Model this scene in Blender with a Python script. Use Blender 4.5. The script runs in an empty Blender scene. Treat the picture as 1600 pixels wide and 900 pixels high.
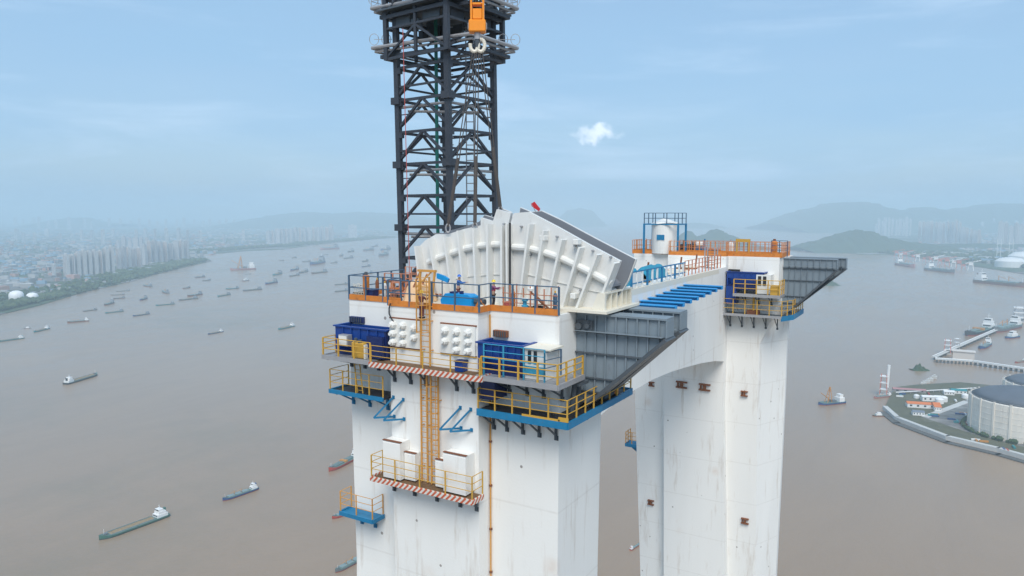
import bpy, bmesh, math, random
from mathutils import Vector, Matrix
R = math.radians
random.seed(7)
S = bpy.context.scene
COL = S.collection
# ------------------------------------------------------------------ camera
FPX, HOR = 1150.0, 334.0
PITCH = math.atan((450 - HOR) / FPX)
YAW = math.atan(690 * math.cos(PITCH) / FPX)
cam_d = bpy.data.cameras.new('camera'); cam = bpy.data.objects.new('camera', cam_d); COL.objects.link(cam)
cam.location = (0, 0, 350); cam.rotation_euler = (R(90) - PITCH, 0, YAW)
cam_d.sensor_width = 36; cam_d.lens = FPX / 1600 * 36; cam_d.clip_start = 0.5; cam_d.clip_end = 250000
S.camera = cam
S.render.resolution_x, S.render.resolution_y = 1024, 576
# ------------------------------------------------------------------ light
SUN_AZ, SUN_EL = R(149), R(50)          # azimuth clockwise from +Y
EXPO = 0.13
HAZE = 1.15e-4
S.cycles.volume_bounces = 4; S.cycles.max_bounces = 8
S.view_settings.view_transform = 'Standard'; S.view_settings.look = 'None'
S.view_settings.exposure = EXPO; S.view_settings.gamma = 1; S.view_settings.use_curve_mapping = False
sd = bpy.data.lights.new('sun', 'SUN'); sun = bpy.data.objects.new('sun', sd); COL.objects.link(sun)
sd.energy = 2.85; sd.angle = R(34); sd.color = (1.0, 0.945, 0.865)
to_sun = Vector((math.sin(SUN_AZ) * math.cos(SUN_EL), math.cos(SUN_AZ) * math.cos(SUN_EL), math.sin(SUN_EL)))
sun.rotation_euler = to_sun.to_track_quat('Z', 'Y').to_euler(); sun.location = (0, 0, 600)
W = bpy.data.worlds.new('World'); S.world = W; W.use_nodes = True
nt = W.node_tree; nt.nodes.clear()
def N(t, tree, **kw):
    n = tree.nodes.new(t)
    for k, v in kw.items(): setattr(n, k, v)
    return n
def cray(x, y):                       # direction seen at a photograph position
    Fh = Vector((-math.sin(YAW), math.cos(YAW), 0)); Rt = Vector((math.cos(YAW), math.sin(YAW), 0)); Z = Vector((0, 0, 1))
    F = Fh * math.cos(PITCH) - Z * math.sin(PITCH); U = Fh * math.sin(PITCH) + Z * math.cos(PITCH)
    return F + Rt * (x - 800) / FPX - U * (y - 450) / FPX
sky = N('ShaderNodeTexSky', nt, sky_type='NISHITA', sun_disc=False)
sky.sun_elevation = SUN_EL; sky.sun_rotation = SUN_AZ; sky.air_density = 1.0; sky.dust_density = 2.0; sky.ozone_density = 1.5
SKY_STR = 0.15
tc = N('ShaderNodeTexCoord', nt)
mp = N('ShaderNodeMapping', nt); mp.inputs['Scale'].default_value = (1.6, 1.6, 9.0)
nz = N('ShaderNodeTexNoise', nt); nz.inputs['Scale'].default_value = 1.5; nz.inputs['Detail'].default_value = 7; nz.inputs['Roughness'].default_value = .52
rp = N('ShaderNodeValToRGB', nt); rp.color_ramp.elements[0].position = .36; rp.color_ramp.elements[1].position = .72
rp.color_ramp.elements[0].color = (.62,) * 3 + (1,); rp.color_ramp.elements[1].color = (.93,) * 3 + (1,)
veil = N('ShaderNodeMix', nt, data_type='RGBA')
veil.inputs[7].default_value = (2.15, 3.65, 5.3, 1)      # thin high cloud veil
L = nt.links.new
L(tc.outputs['Generated'], mp.inputs['Vector']); L(mp.outputs[0], nz.inputs['Vector']); L(nz.outputs['Fac'], rp.inputs[0])
L(rp.outputs[0], veil.inputs[0]); L(sky.outputs[0], veil.inputs[6])
mpw = N('ShaderNodeMapping', nt); mpw.inputs['Scale'].default_value = (1.0, 1.3, 6.5); mpw.inputs['Location'].default_value = (.35, .1, .2)
nw = N('ShaderNodeTexNoise', nt); nw.inputs['Scale'].default_value = 2.6; nw.inputs['Detail'].default_value = 9; nw.inputs['Roughness'].default_value = .58; nw.inputs['Distortion'].default_value = .4
rw = N('ShaderNodeMapRange', nt, interpolation_type='SMOOTHSTEP'); rw.inputs[1].default_value = .47; rw.inputs[2].default_value = .74; rw.inputs[4].default_value = .55
wisp = N('ShaderNodeMix', nt, data_type='RGBA'); wisp.inputs[7].default_value = (3.9, 5.1, 6.5, 1)
L(tc.outputs['Generated'], mpw.inputs[0]); L(mpw.outputs[0], nw.inputs['Vector']); L(nw.outputs['Fac'], rw.inputs[0]); L(rw.outputs[0], wisp.inputs[0]); L(veil.outputs[2], wisp.inputs[6])
# the one small white cumulus
cd = cray(934, 210).normalized()
sub = N('ShaderNodeVectorMath', nt, operation='SUBTRACT'); sub.inputs[1].default_value = cd
nc = N('ShaderNodeTexNoise', nt); nc.inputs['Scale'].default_value = 42; nc.inputs['Detail'].default_value = 6
ncm = N('ShaderNodeVectorMath', nt, operation='MULTIPLY_ADD'); ncm.inputs[1].default_value = (.05,) * 3; ncm.inputs[2].default_value = (-.025,) * 3
addv = N('ShaderNodeVectorMath', nt, operation='ADD')
scl = N('ShaderNodeVectorMath', nt, operation='MULTIPLY'); scl.inputs[1].default_value = (.85, .85, 2.1)
ln = N('ShaderNodeVectorMath', nt, operation='LENGTH')
mr = N('ShaderNodeMapRange', nt, interpolation_type='SMOOTHSTEP'); mr.inputs[1].default_value = .033; mr.inputs[2].default_value = .008; mr.inputs[3].default_value = 0; mr.inputs[4].default_value = .5
cm = N('ShaderNodeMix', nt, data_type='RGBA'); cm.inputs[7].default_value = (9.4, 9.6, 10.2, 1)
L(tc.outputs['Generated'], sub.inputs[0]); L(tc.outputs['Generated'], nc.inputs['Vector']); L(nc.outputs['Color'], ncm.inputs[0])
L(sub.outputs[0], addv.inputs[0]); L(ncm.outputs[0], addv.inputs[1]); L(addv.outputs[0], scl.inputs[0]); L(scl.outputs[0], ln.inputs[0])
L(ln.outputs['Value'], mr.inputs[0]); L(mr.outputs[0], cm.inputs[0]); L(wisp.outputs[2], cm.inputs[6])
bg = N('ShaderNodeBackground', nt); bg.inputs[1].default_value = SKY_STR
wo = N('ShaderNodeOutputWorld', nt); L(cm.outputs[2], bg.inputs[0]); L(bg.outputs[0], wo.inputs[0])

# ------------------------------------------------------------------ helpers
CAM = Vector((0, 0, 350))
def at(x, y, ax, val):
    """the point of the plane (axis ax = val) that the photograph shows at x, y"""
    d = cray(x, y); t = (val - CAM[ax]) / d[ax]; return CAM + d * t
ORG = {}
class MB:
    def __init__(s): s.v = []; s.f = []; s.m = []
    def add(s, vs, fs, mi=0):
        b = len(s.v); s.v += [tuple(q) for q in vs]; s.f += [tuple(i + b for i in f) for f in fs]; s.m += [mi] * len(fs); return s
    def box(s, x0, x1, y0, y1, z0, z1, mi=0):
        return s.add([(x0,y0,z0),(x1,y0,z0),(x1,y1,z0),(x0,y1,z0),(x0,y0,z1),(x1,y0,z1),(x1,y1,z1),(x0,y1,z1)],
                     [(0,3,2,1),(4,5,6,7),(0,1,5,4),(1,2,6,5),(2,3,7,6),(3,0,4,7)], mi)
    def bar(s, p, q, r, n=6, r2=None, mi=0):
        p = Vector(p); q = Vector(q); d = q - p
        if d.length < 1e-6: return s
        d.normalize(); a = Vector((0,0,1)) if abs(d.z) < .9 else Vector((1,0,0))
        x = d.cross(a).normalized(); y = d.cross(x); r2 = r if r2 is None else r2; vs = []
        o = math.pi / 4 if n == 4 else 0
        for c, rr in ((p, r), (q, r2)):
            for i in range(n):
                t = 2 * math.pi * i / n + o; vs.append(c + (x * math.cos(t) + y * math.sin(t)) * rr)
        fs = [(i, (i+1) % n, n + (i+1) % n, n + i) for i in range(n)] + [tuple(range(n))[::-1], tuple(range(n, 2*n))]
        return s.add(vs, fs, mi)
    def tube(s, pts, r, n=6):
        for a, b in zip(pts, pts[1:]): s.bar(a, b, r, n)
        return s
    def prism(s, poly, ax, a, b, mi=0):
        """poly in the plane across axis ax ('y': (x,z); 'x': (y,z); 'z': (x,y)), extruded a..b"""
        def P(q, t): return {'y': (q[0], t, q[1]), 'x': (t, q[0], q[1]), 'z': (q[0], q[1], t)}[ax]
        n = len(poly); vs = [P(q, a) for q in poly] + [P(q, b) for q in poly]
        fs = [(i, (i+1) % n, n + (i+1) % n, n + i) for i in range(n)] + [tuple(range(n))[::-1], tuple(range(n, 2*n))]
        return s.add(vs, fs, mi)
    def lathe(s, c, prof, n=16, mi=0):
        vs = []; k = len(prof)
        for r, z in prof:
            for i in range(n): t = 2*math.pi*i/n; vs.append((c[0] + r*math.cos(t), c[1] + r*math.sin(t), c[2] + z))
        fs = [(j*n+i, j*n+(i+1) % n, (j+1)*n+(i+1) % n, (j+1)*n+i) for j in range(k-1) for i in range(n)]
        fs += [tuple(range(n))[::-1], tuple(range((k-1)*n, k*n))]
        return s.add(vs, fs, mi)
    def mesh(s, name, mats, o=(0, 0, 0), smooth=False, bevel=0):
        me = bpy.data.meshes.new(name)
        me.from_pydata([(a - o[0], b - o[1], c - o[2]) for a, b, c in s.v], [], s.f)
        mats = mats if isinstance(mats, (list, tuple)) else [mats]
        for q in mats: me.materials.append(q)
        if len(mats) > 1: me.polygons.foreach_set('material_index', s.m)
        bm = bmesh.new(); bm.from_mesh(me); bmesh.ops.recalc_face_normals(bm, faces=bm.faces)
        if bevel: bmesh.ops.bevel(bm, geom=bm.edges[:], offset=bevel, segments=1, affect='EDGES')
        bm.to_mesh(me); bm.free()
        if smooth: me.polygons.foreach_set('use_smooth', [True] * len(me.polygons))
        me.update(); return me
    def build(s, name, mats, parent=None, label=None, cat=None, group=None, kind=None, smooth=False, bevel=0):
        o = tuple(ORG[parent.name]) if parent else (0, 0, 0)
        if parent is None and cat:                     # a thing that is one mesh: origin at its base
            xs = [q[0] for q in s.v]; ys = [q[1] for q in s.v]; zs = [q[2] for q in s.v]
            o = ((min(xs)+max(xs))/2, (min(ys)+max(ys))/2, min(zs))
        ob = bpy.data.objects.new(name, s.mesh(name, mats, o, smooth, bevel)); COL.objects.link(ob)
        if parent: ob.parent = parent; ORG[ob.name] = o
        else: ob.location = o; ORG[ob.name] = o
        tag(ob, label, cat, group, kind); return ob
def tag(o, label=None, cat=None, group=None, kind=None):
    if label: o['label'] = label
    if cat: o['category'] = cat
    if group: o['group'] = group
    if kind: o['kind'] = kind
    return o
def thing(name, label, cat, loc=(0, 0, 0), group=None):
    o = bpy.data.objects.new(name, None); COL.objects.link(o); o.location = loc; o.empty_display_size = .5
    ORG[o.name] = tuple(loc); return tag(o, label, cat, group)
def inst(name, me, parent, loc, rot=(0, 0, 0), scale=(1, 1, 1)):
    """a part that shares its mesh; loc in world axes"""
    o = bpy.data.objects.new(name, me); COL.objects.link(o); o.parent = parent; g = ORG[parent.name]
    o.location = (loc[0]-g[0], loc[1]-g[1], loc[2]-g[2]); o.rotation_euler = rot; o.scale = scale; return o
def copy_tree(o, parent=None):
    c = o.copy(); COL.objects.link(c)
    if parent: c.parent = parent
    for ch in list(o.children): copy_tree(ch, c)
    return c
# ------------------------------------------------------------------ materials
def mat(name, col, rough=.6, metal=0., var=.12, scale=3., bump=0., bscale=20., tint=None, tamt=0., tscale=1., stretch=None, coat=0):
    m = bpy.data.materials.new(name); m.use_nodes = True; t = m.node_tree; n = t.nodes; l = t.links.new
    b = n['Principled BSDF']; b.inputs['Roughness'].default_value = rough; b.inputs['Metallic'].default_value = metal
    tcn = N('ShaderNodeTexCoord', t); src = tcn.outputs['Object']
    geo = N('ShaderNodeNewGeometry', t); src = geo.outputs['Position']
    if stretch:
        mpn = N('ShaderNodeMapping', t); mpn.inputs['Scale'].default_value = stretch; l(src, mpn.inputs[0]); src2 = mpn.outputs[0]
    else: src2 = src
    nn = N('ShaderNodeTexNoise', t); nn.inputs['Scale'].default_value = scale; nn.inputs['Detail'].default_value = 5; l(src2, nn.inputs['Vector'])
    mx = N('ShaderNodeMix', t, data_type='RGBA'); l(nn.outputs['Fac'], mx.inputs[0])
    mx.inputs[6].default_value = tuple(max(0, c * (1 - var)) for c in col) + (1,); mx.inputs[7].default_value = tuple(min(1, c * (1 + var)) for c in col) + (1,)
    out = mx.outputs[2]
    if tint:
        n2 = N('ShaderNodeTexNoise', t); n2.inputs['Scale'].default_value = tscale; n2.inputs['Detail'].default_value = 8; n2.inputs['Roughness'].default_value = .65; l(src2, n2.inputs['Vector'])
        r2 = N('ShaderNodeMapRange', t); r2.inputs[1].default_value = .56; r2.inputs[2].default_value = .74; r2.inputs[4].default_value = tamt; l(n2.outputs['Fac'], r2.inputs[0])
        m2 = N('ShaderNodeMix', t, data_type='RGBA'); l(r2.outputs[0], m2.inputs[0]); l(out, m2.inputs[6]); m2.inputs[7].default_value = tuple(tint) + (1,); out = m2.outputs[2]
    l(out, b.inputs['Base Color'])
    if bump:
        n3 = N('ShaderNodeTexNoise', t); n3.inputs['Scale'].default_value = bscale; n3.inputs['Detail'].default_value = 4; l(src, n3.inputs['Vector'])
        bp = N('ShaderNodeBump', t); bp.inputs['Strength'].default_value = bump; bp.inputs['Distance'].default_value = .05; l(n3.outputs['Fac'], bp.inputs['Height']); l(bp.outputs[0], b.inputs['Normal'])
    return m
def base_link(m): return m.node_tree.nodes['Principled BSDF'].inputs['Base Color']
RUST = (.28, .13, .06)
M = {}
# painted concrete with faint pour joints every 4.5 m, drips and small tie holes
def concrete(name, col):
    m = mat(name, col, .62, var=.05, scale=.35, bump=.15, bscale=6, tint=(.46, .38, .30), tamt=.6, tscale=1.1, stretch=(1, 1, .13))
    t = m.node_tree; l = t.links.new; inp = base_link(m); src = inp.links[0].from_socket
    geo = N('ShaderNodeNewGeometry', t); sp = N('ShaderNodeSeparateXYZ', t); l(geo.outputs['Position'], sp.inputs[0])
    def math_(op, a, b=None, c=None):
        q = N('ShaderNodeMath', t, operation=op)
        for i, z in enumerate((a, b, c)):
            if z is None: continue
            if isinstance(z, (int, float)): q.inputs[i].default_value = z
            else: l(z, q.inputs[i])
        return q.outputs[0]
    h = math_('ADD', math_('MULTIPLY', sp.outputs[0], .0), sp.outputs[2])
    fr = math_('FRACT', math_('DIVIDE', math_('ADD', h, 1.3), 6.1))
    dist = math_('MULTIPLY', math_('ABSOLUTE', math_('SUBTRACT', fr, .5)), 6.1)
    nz_ = N('ShaderNodeTexNoise', t); nz_.inputs['Scale'].default_value = 1.6; nz_.inputs['Detail'].default_value = 6; l(geo.outputs['Position'], nz_.inputs['Vector'])
    line = N('ShaderNodeMapRange', t); line.inputs[1].default_value = .10; line.inputs[2].default_value = .02; line.inputs[3].default_value = 0; line.inputs[4].default_value = .42; l(dist, line.inputs[0])
    lf = math_('MULTIPLY', line.outputs[0], math_('MULTIPLY', nz_.outputs['Fac'], .8))
    mx = N('ShaderNodeMix', t, data_type='RGBA'); l(lf, mx.inputs[0]); l(src, mx.inputs[6]); mx.inputs[7].default_value = (.42, .38, .33, 1)
    vr = N('ShaderNodeTexVoronoi', t, feature='F1'); vr.inputs['Scale'].default_value = .42; l(geo.outputs['Position'], vr.inputs['Vector'])
    hole = math_('LESS_THAN', vr.outputs['Distance'], .05)
    m3 = N('ShaderNodeMix', t, data_type='RGBA'); l(math_('MULTIPLY', hole, .75), m3.inputs[0]); l(mx.outputs[2], m3.inputs[6]); m3.inputs[7].default_value = (.16, .13, .11, 1)
    # rust blooms round old fixings
    v2 = N('ShaderNodeTexVoronoi', t, feature='F1'); v2.inputs['Scale'].default_value = .17; l(geo.outputs['Position'], v2.inputs['Vector'])
    bl = N('ShaderNodeMapRange', t, interpolation_type='SMOOTHSTEP'); bl.inputs[1].default_value = .17; bl.inputs[2].default_value = .0; bl.inputs[3].default_value = 0; bl.inputs[4].default_value = .42; l(v2.outputs['Distance'], bl.inputs[0])
    m4 = N('ShaderNodeMix', t, data_type='RGBA'); l(math_('MULTIPLY', bl.outputs[0], nz_.outputs['Fac']), m4.inputs[0]); l(m3.outputs[2], m4.inputs[6]); m4.inputs[7].default_value = (.50, .27, .12, 1)
    l(m4.outputs[2], inp); return m
M['white'] = concrete('white_painted_concrete', (.785, .78, .75))
M['steelw'] = mat('white_painted_steel', (.72, .72, .69), .45, var=.05, scale=1.5, tint=(.5, .45, .38), tamt=.35, tscale=2.2, stretch=(1, 1, .3))
M['saddle'] = mat('saddle_shaded_white', (.67, .675, .66), .5, var=.06, scale=1.2, tint=(.42, .38, .33), tamt=.35, tscale=2.0, stretch=(1, 1, .4))  # wall white greyed: shading between the ribs is put into the colour
M['cream'] = mat('cream_steel', (.72, .68, .58), .5, var=.08, tint=(.45, .33, .2), tamt=.5, tscale=3)
M['groove'] = mat('grey_groove_paint', (.20, .215, .24), .55, var=.05)
M['grey'] = mat('grey_steel_paint', (.19, .235, .27), .5, var=.10, scale=.8, tint=(.10, .10, .11), tamt=.5, tscale=1.3, stretch=(1, 1, .35))
M['dgrey'] = mat('dark_grey_steel', (.07, .085, .10), .5, var=.2)
M['mast'] = mat('mast_steel', (.036, .042, .055), .5, var=.3, scale=1.2, tint=(.14, .12, .11), tamt=.35, tscale=2)
M['silver'] = mat('galvanised_steel', (.36, .36, .37), .45, .3, var=.15, scale=2)
M['green'] = mat('green_paint', (.02, .20, .16), .5)
M['rblue'] = mat('blue_rail_paint', (.055, .11, .18), .5, var=.25, scale=4)
M['blue'] = mat('royal_blue_paint', (.003, .042, .23), .45, var=.25, scale=1.2, tint=(.05, .05, .08), tamt=.4, tscale=2)
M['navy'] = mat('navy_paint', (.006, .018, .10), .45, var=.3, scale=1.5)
M['teal'] = mat('teal_blue_paint', (.008, .17, .34), .5, var=.2, scale=2, tint=(.08, .12, .14), tamt=.5, tscale=2.5)
M['cyan'] = mat('light_blue_rail_paint', (.04, .30, .46), .5, var=.15)
M['fin'] = mat('bright_blue_paint', (.003, .27, .62), .45, var=.12, scale=2)
M['yellow'] = mat('yellow_paint', (.55, .32, .045), .6, var=.25, scale=5, tint=RUST, tamt=.85, tscale=5)
M['orange'] = mat('orange_paint', (.60, .20, .03), .6, var=.3, scale=2.5, tint=(.24, .09, .04), tamt=.9, tscale=3)
M['ladder'] = mat('ochre_ladder_paint', (.60, .29, .06), .55, var=.25, scale=4, tint=(.22, .09, .04), tamt=.6, tscale=4)
M['hook'] = mat('hook_orange_paint', (.85, .27, .005), .4, var=.08)
M['rust'] = mat('rusty_steel', (.20, .075, .035), .8, var=.45, scale=6, bump=.3)
M['rope'] = mat('steel_rope', (.07, .06, .055), .6)
M['redrope'] = mat('red_rope', (.45, .10, .09), .7)
M['black'] = mat('black_rubber', (.02, .02, .024), .6)
M['tarp'] = mat('cream_tarpaulin', (.78, .52, .30), .7, var=.15, scale=3, bump=.4, bscale=8)
M['tealtarp'] = mat('teal_tarpaulin', (.02, .24, .36), .6, var=.25, scale=2, bump=.4, bscale=6)
M['pinkr'] = mat('faded_orange_paint', (.52, .21, .12), .65, var=.3, scale=4)
M['plank'] = mat('brown_planks', (.17, .10, .05), .8, var=.5, scale=3, bump=.3, stretch=(1, 6, 1))
M['skin'] = mat('skin', (.42, .25, .17), .6); M['redv'] = mat('red_cloth', (.55, .03, .04), .8); M['violet'] = mat('plum_cloth', (.20, .07, .16), .8)
M['bluec'] = mat('blue_cloth', (.03, .12, .36), .8); M['dark'] = mat('dark_cloth', (.022, .018, .022), .85)
M['yhelm'] = mat('yellow_helmet', (.75, .55, .02), .35); M['bhelm'] = mat('blue_helmet', (.01, .13, .55), .35); M['maroon'] = mat('maroon_cloth', (.13, .04, .04), .85)
M['redflag'] = mat('red_flag_cloth', (.55, .02, .03), .7)
def stripes():
    m = mat('red_white_warning_board', (.7, .68, .64), .5); t = m.node_tree; l = t.links.new
    geo = N('ShaderNodeNewGeometry', t); sp = N('ShaderNodeSeparateXYZ', t); l(geo.outputs['Position'], sp.inputs[0])
    a = N('ShaderNodeMath', t, operation='ADD'); l(sp.outputs[0], a.inputs[0]); l(sp.outputs[1], a.inputs[1])
    c = N('ShaderNodeMath', t, operation='SUBTRACT'); l(a.outputs[0], c.inputs[0]); l(sp.outputs[2], c.inputs[1])
    d = N('ShaderNodeMath', t, operation='MULTIPLY'); l(c.outputs[0], d.inputs[0]); d.inputs[1].default_value = 2.6
    e = N('ShaderNodeMath', t, operation='FRACT'); l(d.outputs[0], e.inputs[0])
    g = N('ShaderNodeMath', t, operation='GREATER_THAN'); l(e.outputs[0], g.inputs[0]); g.inputs[1].default_value = .5
    mx = N('ShaderNodeMix', t, data_type='RGBA'); l(g.outputs[0], mx.inputs[0]); mx.inputs[6].default_value = (.62, .60, .55, 1); mx.inputs[7].default_value = (.48, .10, .045, 1)
    l(mx.outputs[2], base_link(m)); return m
M['stripe'] = stripes()
# ================================================================== SETTING: water, land, hills
def water():
    m = mat('muddy_river_water', (.298, .212, .143), .22, var=.10, scale=.0016, tint=(.215, .175, .12), tamt=1, tscale=.0011)
    t = m.node_tree; l = t.links.new; b = t.nodes['Principled BSDF']; b.inputs['IOR'].default_value = 1.33
    geo = N('ShaderNodeNewGeometry', t)
    mp_ = N('ShaderNodeMapping', t); mp_.inputs['Scale'].default_value = (1, .6, 1); l(geo.outputs['Position'], mp_.inputs[0])
    a = N('ShaderNodeTexNoise', t); a.inputs['Scale'].default_value = .22; a.inputs['Detail'].default_value = 8; a.inputs['Roughness'].default_value = .62; l(mp_.outputs[0], a.inputs['Vector'])
    bp = N('ShaderNodeBump', t); bp.inputs['Strength'].default_value = .55; bp.inputs['Distance'].default_value = .8; l(a.outputs['Fac'], bp.inputs['Height']); l(bp.outputs[0], b.inputs['Normal'])
    # silt streaks drawn out by the current
    m2 = N('ShaderNodeMapping', t); m2.inputs['Scale'].default_value = (1, .28, 1); m2.inputs['Rotation'].default_value = (0, 0, R(-38)); l(geo.outputs['Position'], m2.inputs[0])
    n2 = N('ShaderNodeTexNoise', t); n2.inputs['Scale'].default_value = .010; n2.inputs['Detail'].default_value = 9; n2.inputs['Roughness'].default_value = .7; n2.inputs['Distortion'].default_value = .8; l(m2.outputs[0], n2.inputs['Vector'])
    r2 = N('ShaderNodeMapRange', t); r2.inputs[1].default_value = .32; r2.inputs[2].default_value = .68; r2.inputs[3].default_value = .95; r2.inputs[4].default_value = 1.04; l(n2.outputs['Fac'], r2.inputs[0])
    mm = N('ShaderNodeMix', t, data_type='RGBA', blend_type='MULTIPLY'); mm.inputs[0].default_value = 1; src = base_link(m).links[0].from_socket; l(src, mm.inputs[6]); l(r2.outputs[0], mm.inputs[7]); l(mm.outputs[2], base_link(m))
    r3 = N('ShaderNodeMapRange', t); r3.inputs[1].default_value = .35; r3.inputs[2].default_value = .65; r3.inputs[3].default_value = .20; r3.inputs[4].default_value = .27; l(n2.outputs['Fac'], r3.inputs[0]); l(r3.outputs[0], b.inputs['Roughness'])
    return m
M['water'] = water()
s = MB(); E_ = 58000; s.add([(-E_, -E_, 0), (E_, -E_, 0), (E_, E_, 0), (-E_, E_, 0)], [(0, 1, 2, 3)]); s.build('river_water', M['water'], kind='structure')
def landmat(name, cols, sc):
    m = mat(name, cols[0], .9, var=.3, scale=sc * 3); t = m.node_tree; l = t.links.new
    geo = N('ShaderNodeNewGeometry', t); v = N('ShaderNodeTexVoronoi', t); v.inputs['Scale'].default_value = sc; l(geo.outputs['Position'], v.inputs['Vector'])
    sp = N('ShaderNodeSeparateColor', t); l(v.outputs['Color'], sp.inputs[0])
    r = N('ShaderNodeValToRGB', t); r.color_ramp.interpolation = 'CONSTANT'; k = len(cols)
    while len(r.color_ramp.elements) < k: r.color_ramp.elements.new(.5)
    for i, c in enumerate(cols): r.color_ramp.elements[i].position = i / k; r.color_ramp.elements[i].color = c + (1,)
    l(sp.outputs[0], r.inputs[0])
    n = N('ShaderNodeTexNoise', t); n.inputs['Scale'].default_value = sc * 6; n.inputs['Detail'].default_value = 5; l(geo.outputs['Position'], n.inputs['Vector'])
    mx = N('ShaderNodeMix', t, data_type='RGBA', blend_type='MULTIPLY'); mx.inputs[0].default_value = .8; l(r.outputs[0], mx.inputs[6])
    rr = N('ShaderNodeMapRange', t); rr.inputs[1].default_value = .3; rr.inputs[2].default_value = .7; rr.inputs[3].default_value = .5; rr.inputs[4].default_value = 1.4; l(n.outputs['Fac'], rr.inputs[0])
    l(rr.outputs[0], mx.inputs[7]); l(mx.outputs[2], base_link(m)); return m
G1, G2, G3, C1, C2 = (.05, .085, .035), (.07, .10, .05), (.04, .065, .03), (.26, .25, .24), (.16, .15, .14)
M['plain'] = landmat('river_plain', [G1, C2, G2, G3, C1, G2, G1, C2], .004)
M['yard'] = landmat('harbour_yard', [(.20, .20, .19), (.17, .17, .16), (.22, .21, .20)], .01)
M['grass'] = mat('rough_grass', (.10, .10, .06), .9, var=.35, scale=.05, tint=(.20, .19, .15), tamt=1, tscale=.03)
M['wood'] = mat('wooded_hill', (.045, .075, .035), .95, var=.4, scale=.01, bump=.5, bscale=.02)
M['quay'] = mat('pale_quay_concrete', (.50, .50, .48), .8, var=.15, scale=.1)
M['rock'] = mat('dark_revetment_rock', (.10, .10, .095), .9, var=.4, scale=.2)
def sheet(name, pts, z, m, z0=-.5, **kw):
    s = MB(); s.prism([(p[0], p[1]) for p in pts], 'z', z0, z); return s.build(name, m, **kw)
def ground(pxs): return [at(x, y, 2, 0) for x, y in pxs]
left = ground([(-700, 640), (-300, 560), (0, 492), (60, 478), (130, 457), (200, 441), (262, 424), (300, 415), (331, 408)]) + \
       ground([(318, 401), (298, 398), (345, 396), (389, 392), (442, 390), (500, 382), (560, 376), (624, 371), (700, 362), (760, 356), (760, 345)])
left += [Vector(p) for p in ((-38000, 52000, 0), (-54000, 30000, 0), (-54000, 0, 0))]
sheet('riverbank_plain', left, 3, M['plain'], kind='structure')
right = ground([(1235, 386), (1262, 389), (1303, 393), (1345, 398), (1390, 398), (1440, 404), (1500, 413), (1540, 419), (1610, 430), (1800, 470), (2300, 560)])
right += [Vector(p) for p in ((30000, 8000, 0), (30000, 40000, 0))] + ground([(1500, 347), (1400, 352), (1330, 362), (1290, 372)])
sheet('harbour_shore', right, 3, M['plain'], kind='structure')
far_r = ground([(1215, 352), (1300, 357), (1420, 357), (1600, 366), (1700, 360), (1700, 344), (1215, 344)])
sheet('far_shore', far_r, 2.5, M['plain'], kind='structure')
def hill(name, sil, D, wid, kind='structure', m=None, seed=0, flat=3):
    rnd = random.Random(seed); xs = []
    x0, x1 = sil[0][0], sil[-1][0]; n = max(12, int((x1 - x0) / 3)); ny = 9; s = MB()
    Fh = Vector((-math.sin(YAW), math.cos(YAW), 0)); Rt = Vector((math.cos(YAW), math.sin(YAW), 0))
    for i in range(n + 1):
        x = x0 + (x1 - x0) * i / n
        for (a, ya), (b, yb) in zip(sil, sil[1:]):
            if a <= x <= b: y = ya + (yb - ya) * (x - a) / (b - a); break
        h = max(2, 350 + (HOR - y) / FPX * D + rnd.uniform(-.03, .03) * 350)
        for j in range(ny):
            t = j / (ny - 1) * 2 - 1
            zz = h * (1 - abs(t) ** 1.6) * (1 + (rnd.uniform(-.12, .12) if abs(t) > .01 else 0))
            dd = D + t * wid
            p = Fh * dd + Rt * ((x - 800) / FPX * D * 1.0)
            s.v.append((p.x, p.y, zz - 1 if abs(t) > .99 else zz))
    for i in range(n):
        for j in range(ny - 1): a = i * ny + j; s.f.append((a, a + 1, a + ny + 1, a + ny)); s.m.append(0)
    return s.build(name, m or M['wood'], kind=kind, smooth=True)
hill('far_hill', [(60, 352), (85, 346), (110, 341), (132, 340), (160, 348), (200, 350)], 19000, 1500, seed=1)
hill('far_hill', [(360, 350), (395, 343), (430, 336), (480, 331), (520, 334), (560, 331), (620, 334), (690, 342), (740, 350)], 19000, 2000, seed=2)
hill('far_hill', [(1055, 380), (1062, 368), (1074, 360), (1090, 370), (1103, 364), (1116, 358), (1130, 362), (1155, 373), (1185, 384)], 7600, 500, seed=3)
hill('far_hill', [(1050, 353), (1075, 348), (1095, 348), (1125, 353)], 18500, 800, seed=4)
hill('far_hill', [(862, 350), (885, 329), (905, 325), (925, 329), (945, 350)], 21000, 800, seed=5)
hill('far_hill', [(1205, 350), (1230, 335), (1262, 326), (1300, 317), (1340, 316), (1370, 322), (1400, 330), (1425, 327), (1440, 323), (1462, 329), (1500, 326), (1530, 320), (1560, 318), (1600, 322), (1700, 330), (1900, 350)], 15500, 2000, seed=6)
hill('headland_hill', [(1245, 386), (1265, 378), (1290, 372), (1310, 365), (1335, 359), (1358, 362), (1375, 370), (1420, 378), (1480, 386)], 7000, 450, seed=7)
hill('headland_hill', [(1380, 388), (1440, 384), (1500, 381), (1560, 382), (1620, 383), (1720, 392)], 7600, 450, seed=8)
hill('islet', [(1281, 447.5), (1289, 441), (1298, 436), (1304, 440), (1312, 447.5)], 3620, 45, seed=9)
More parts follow.
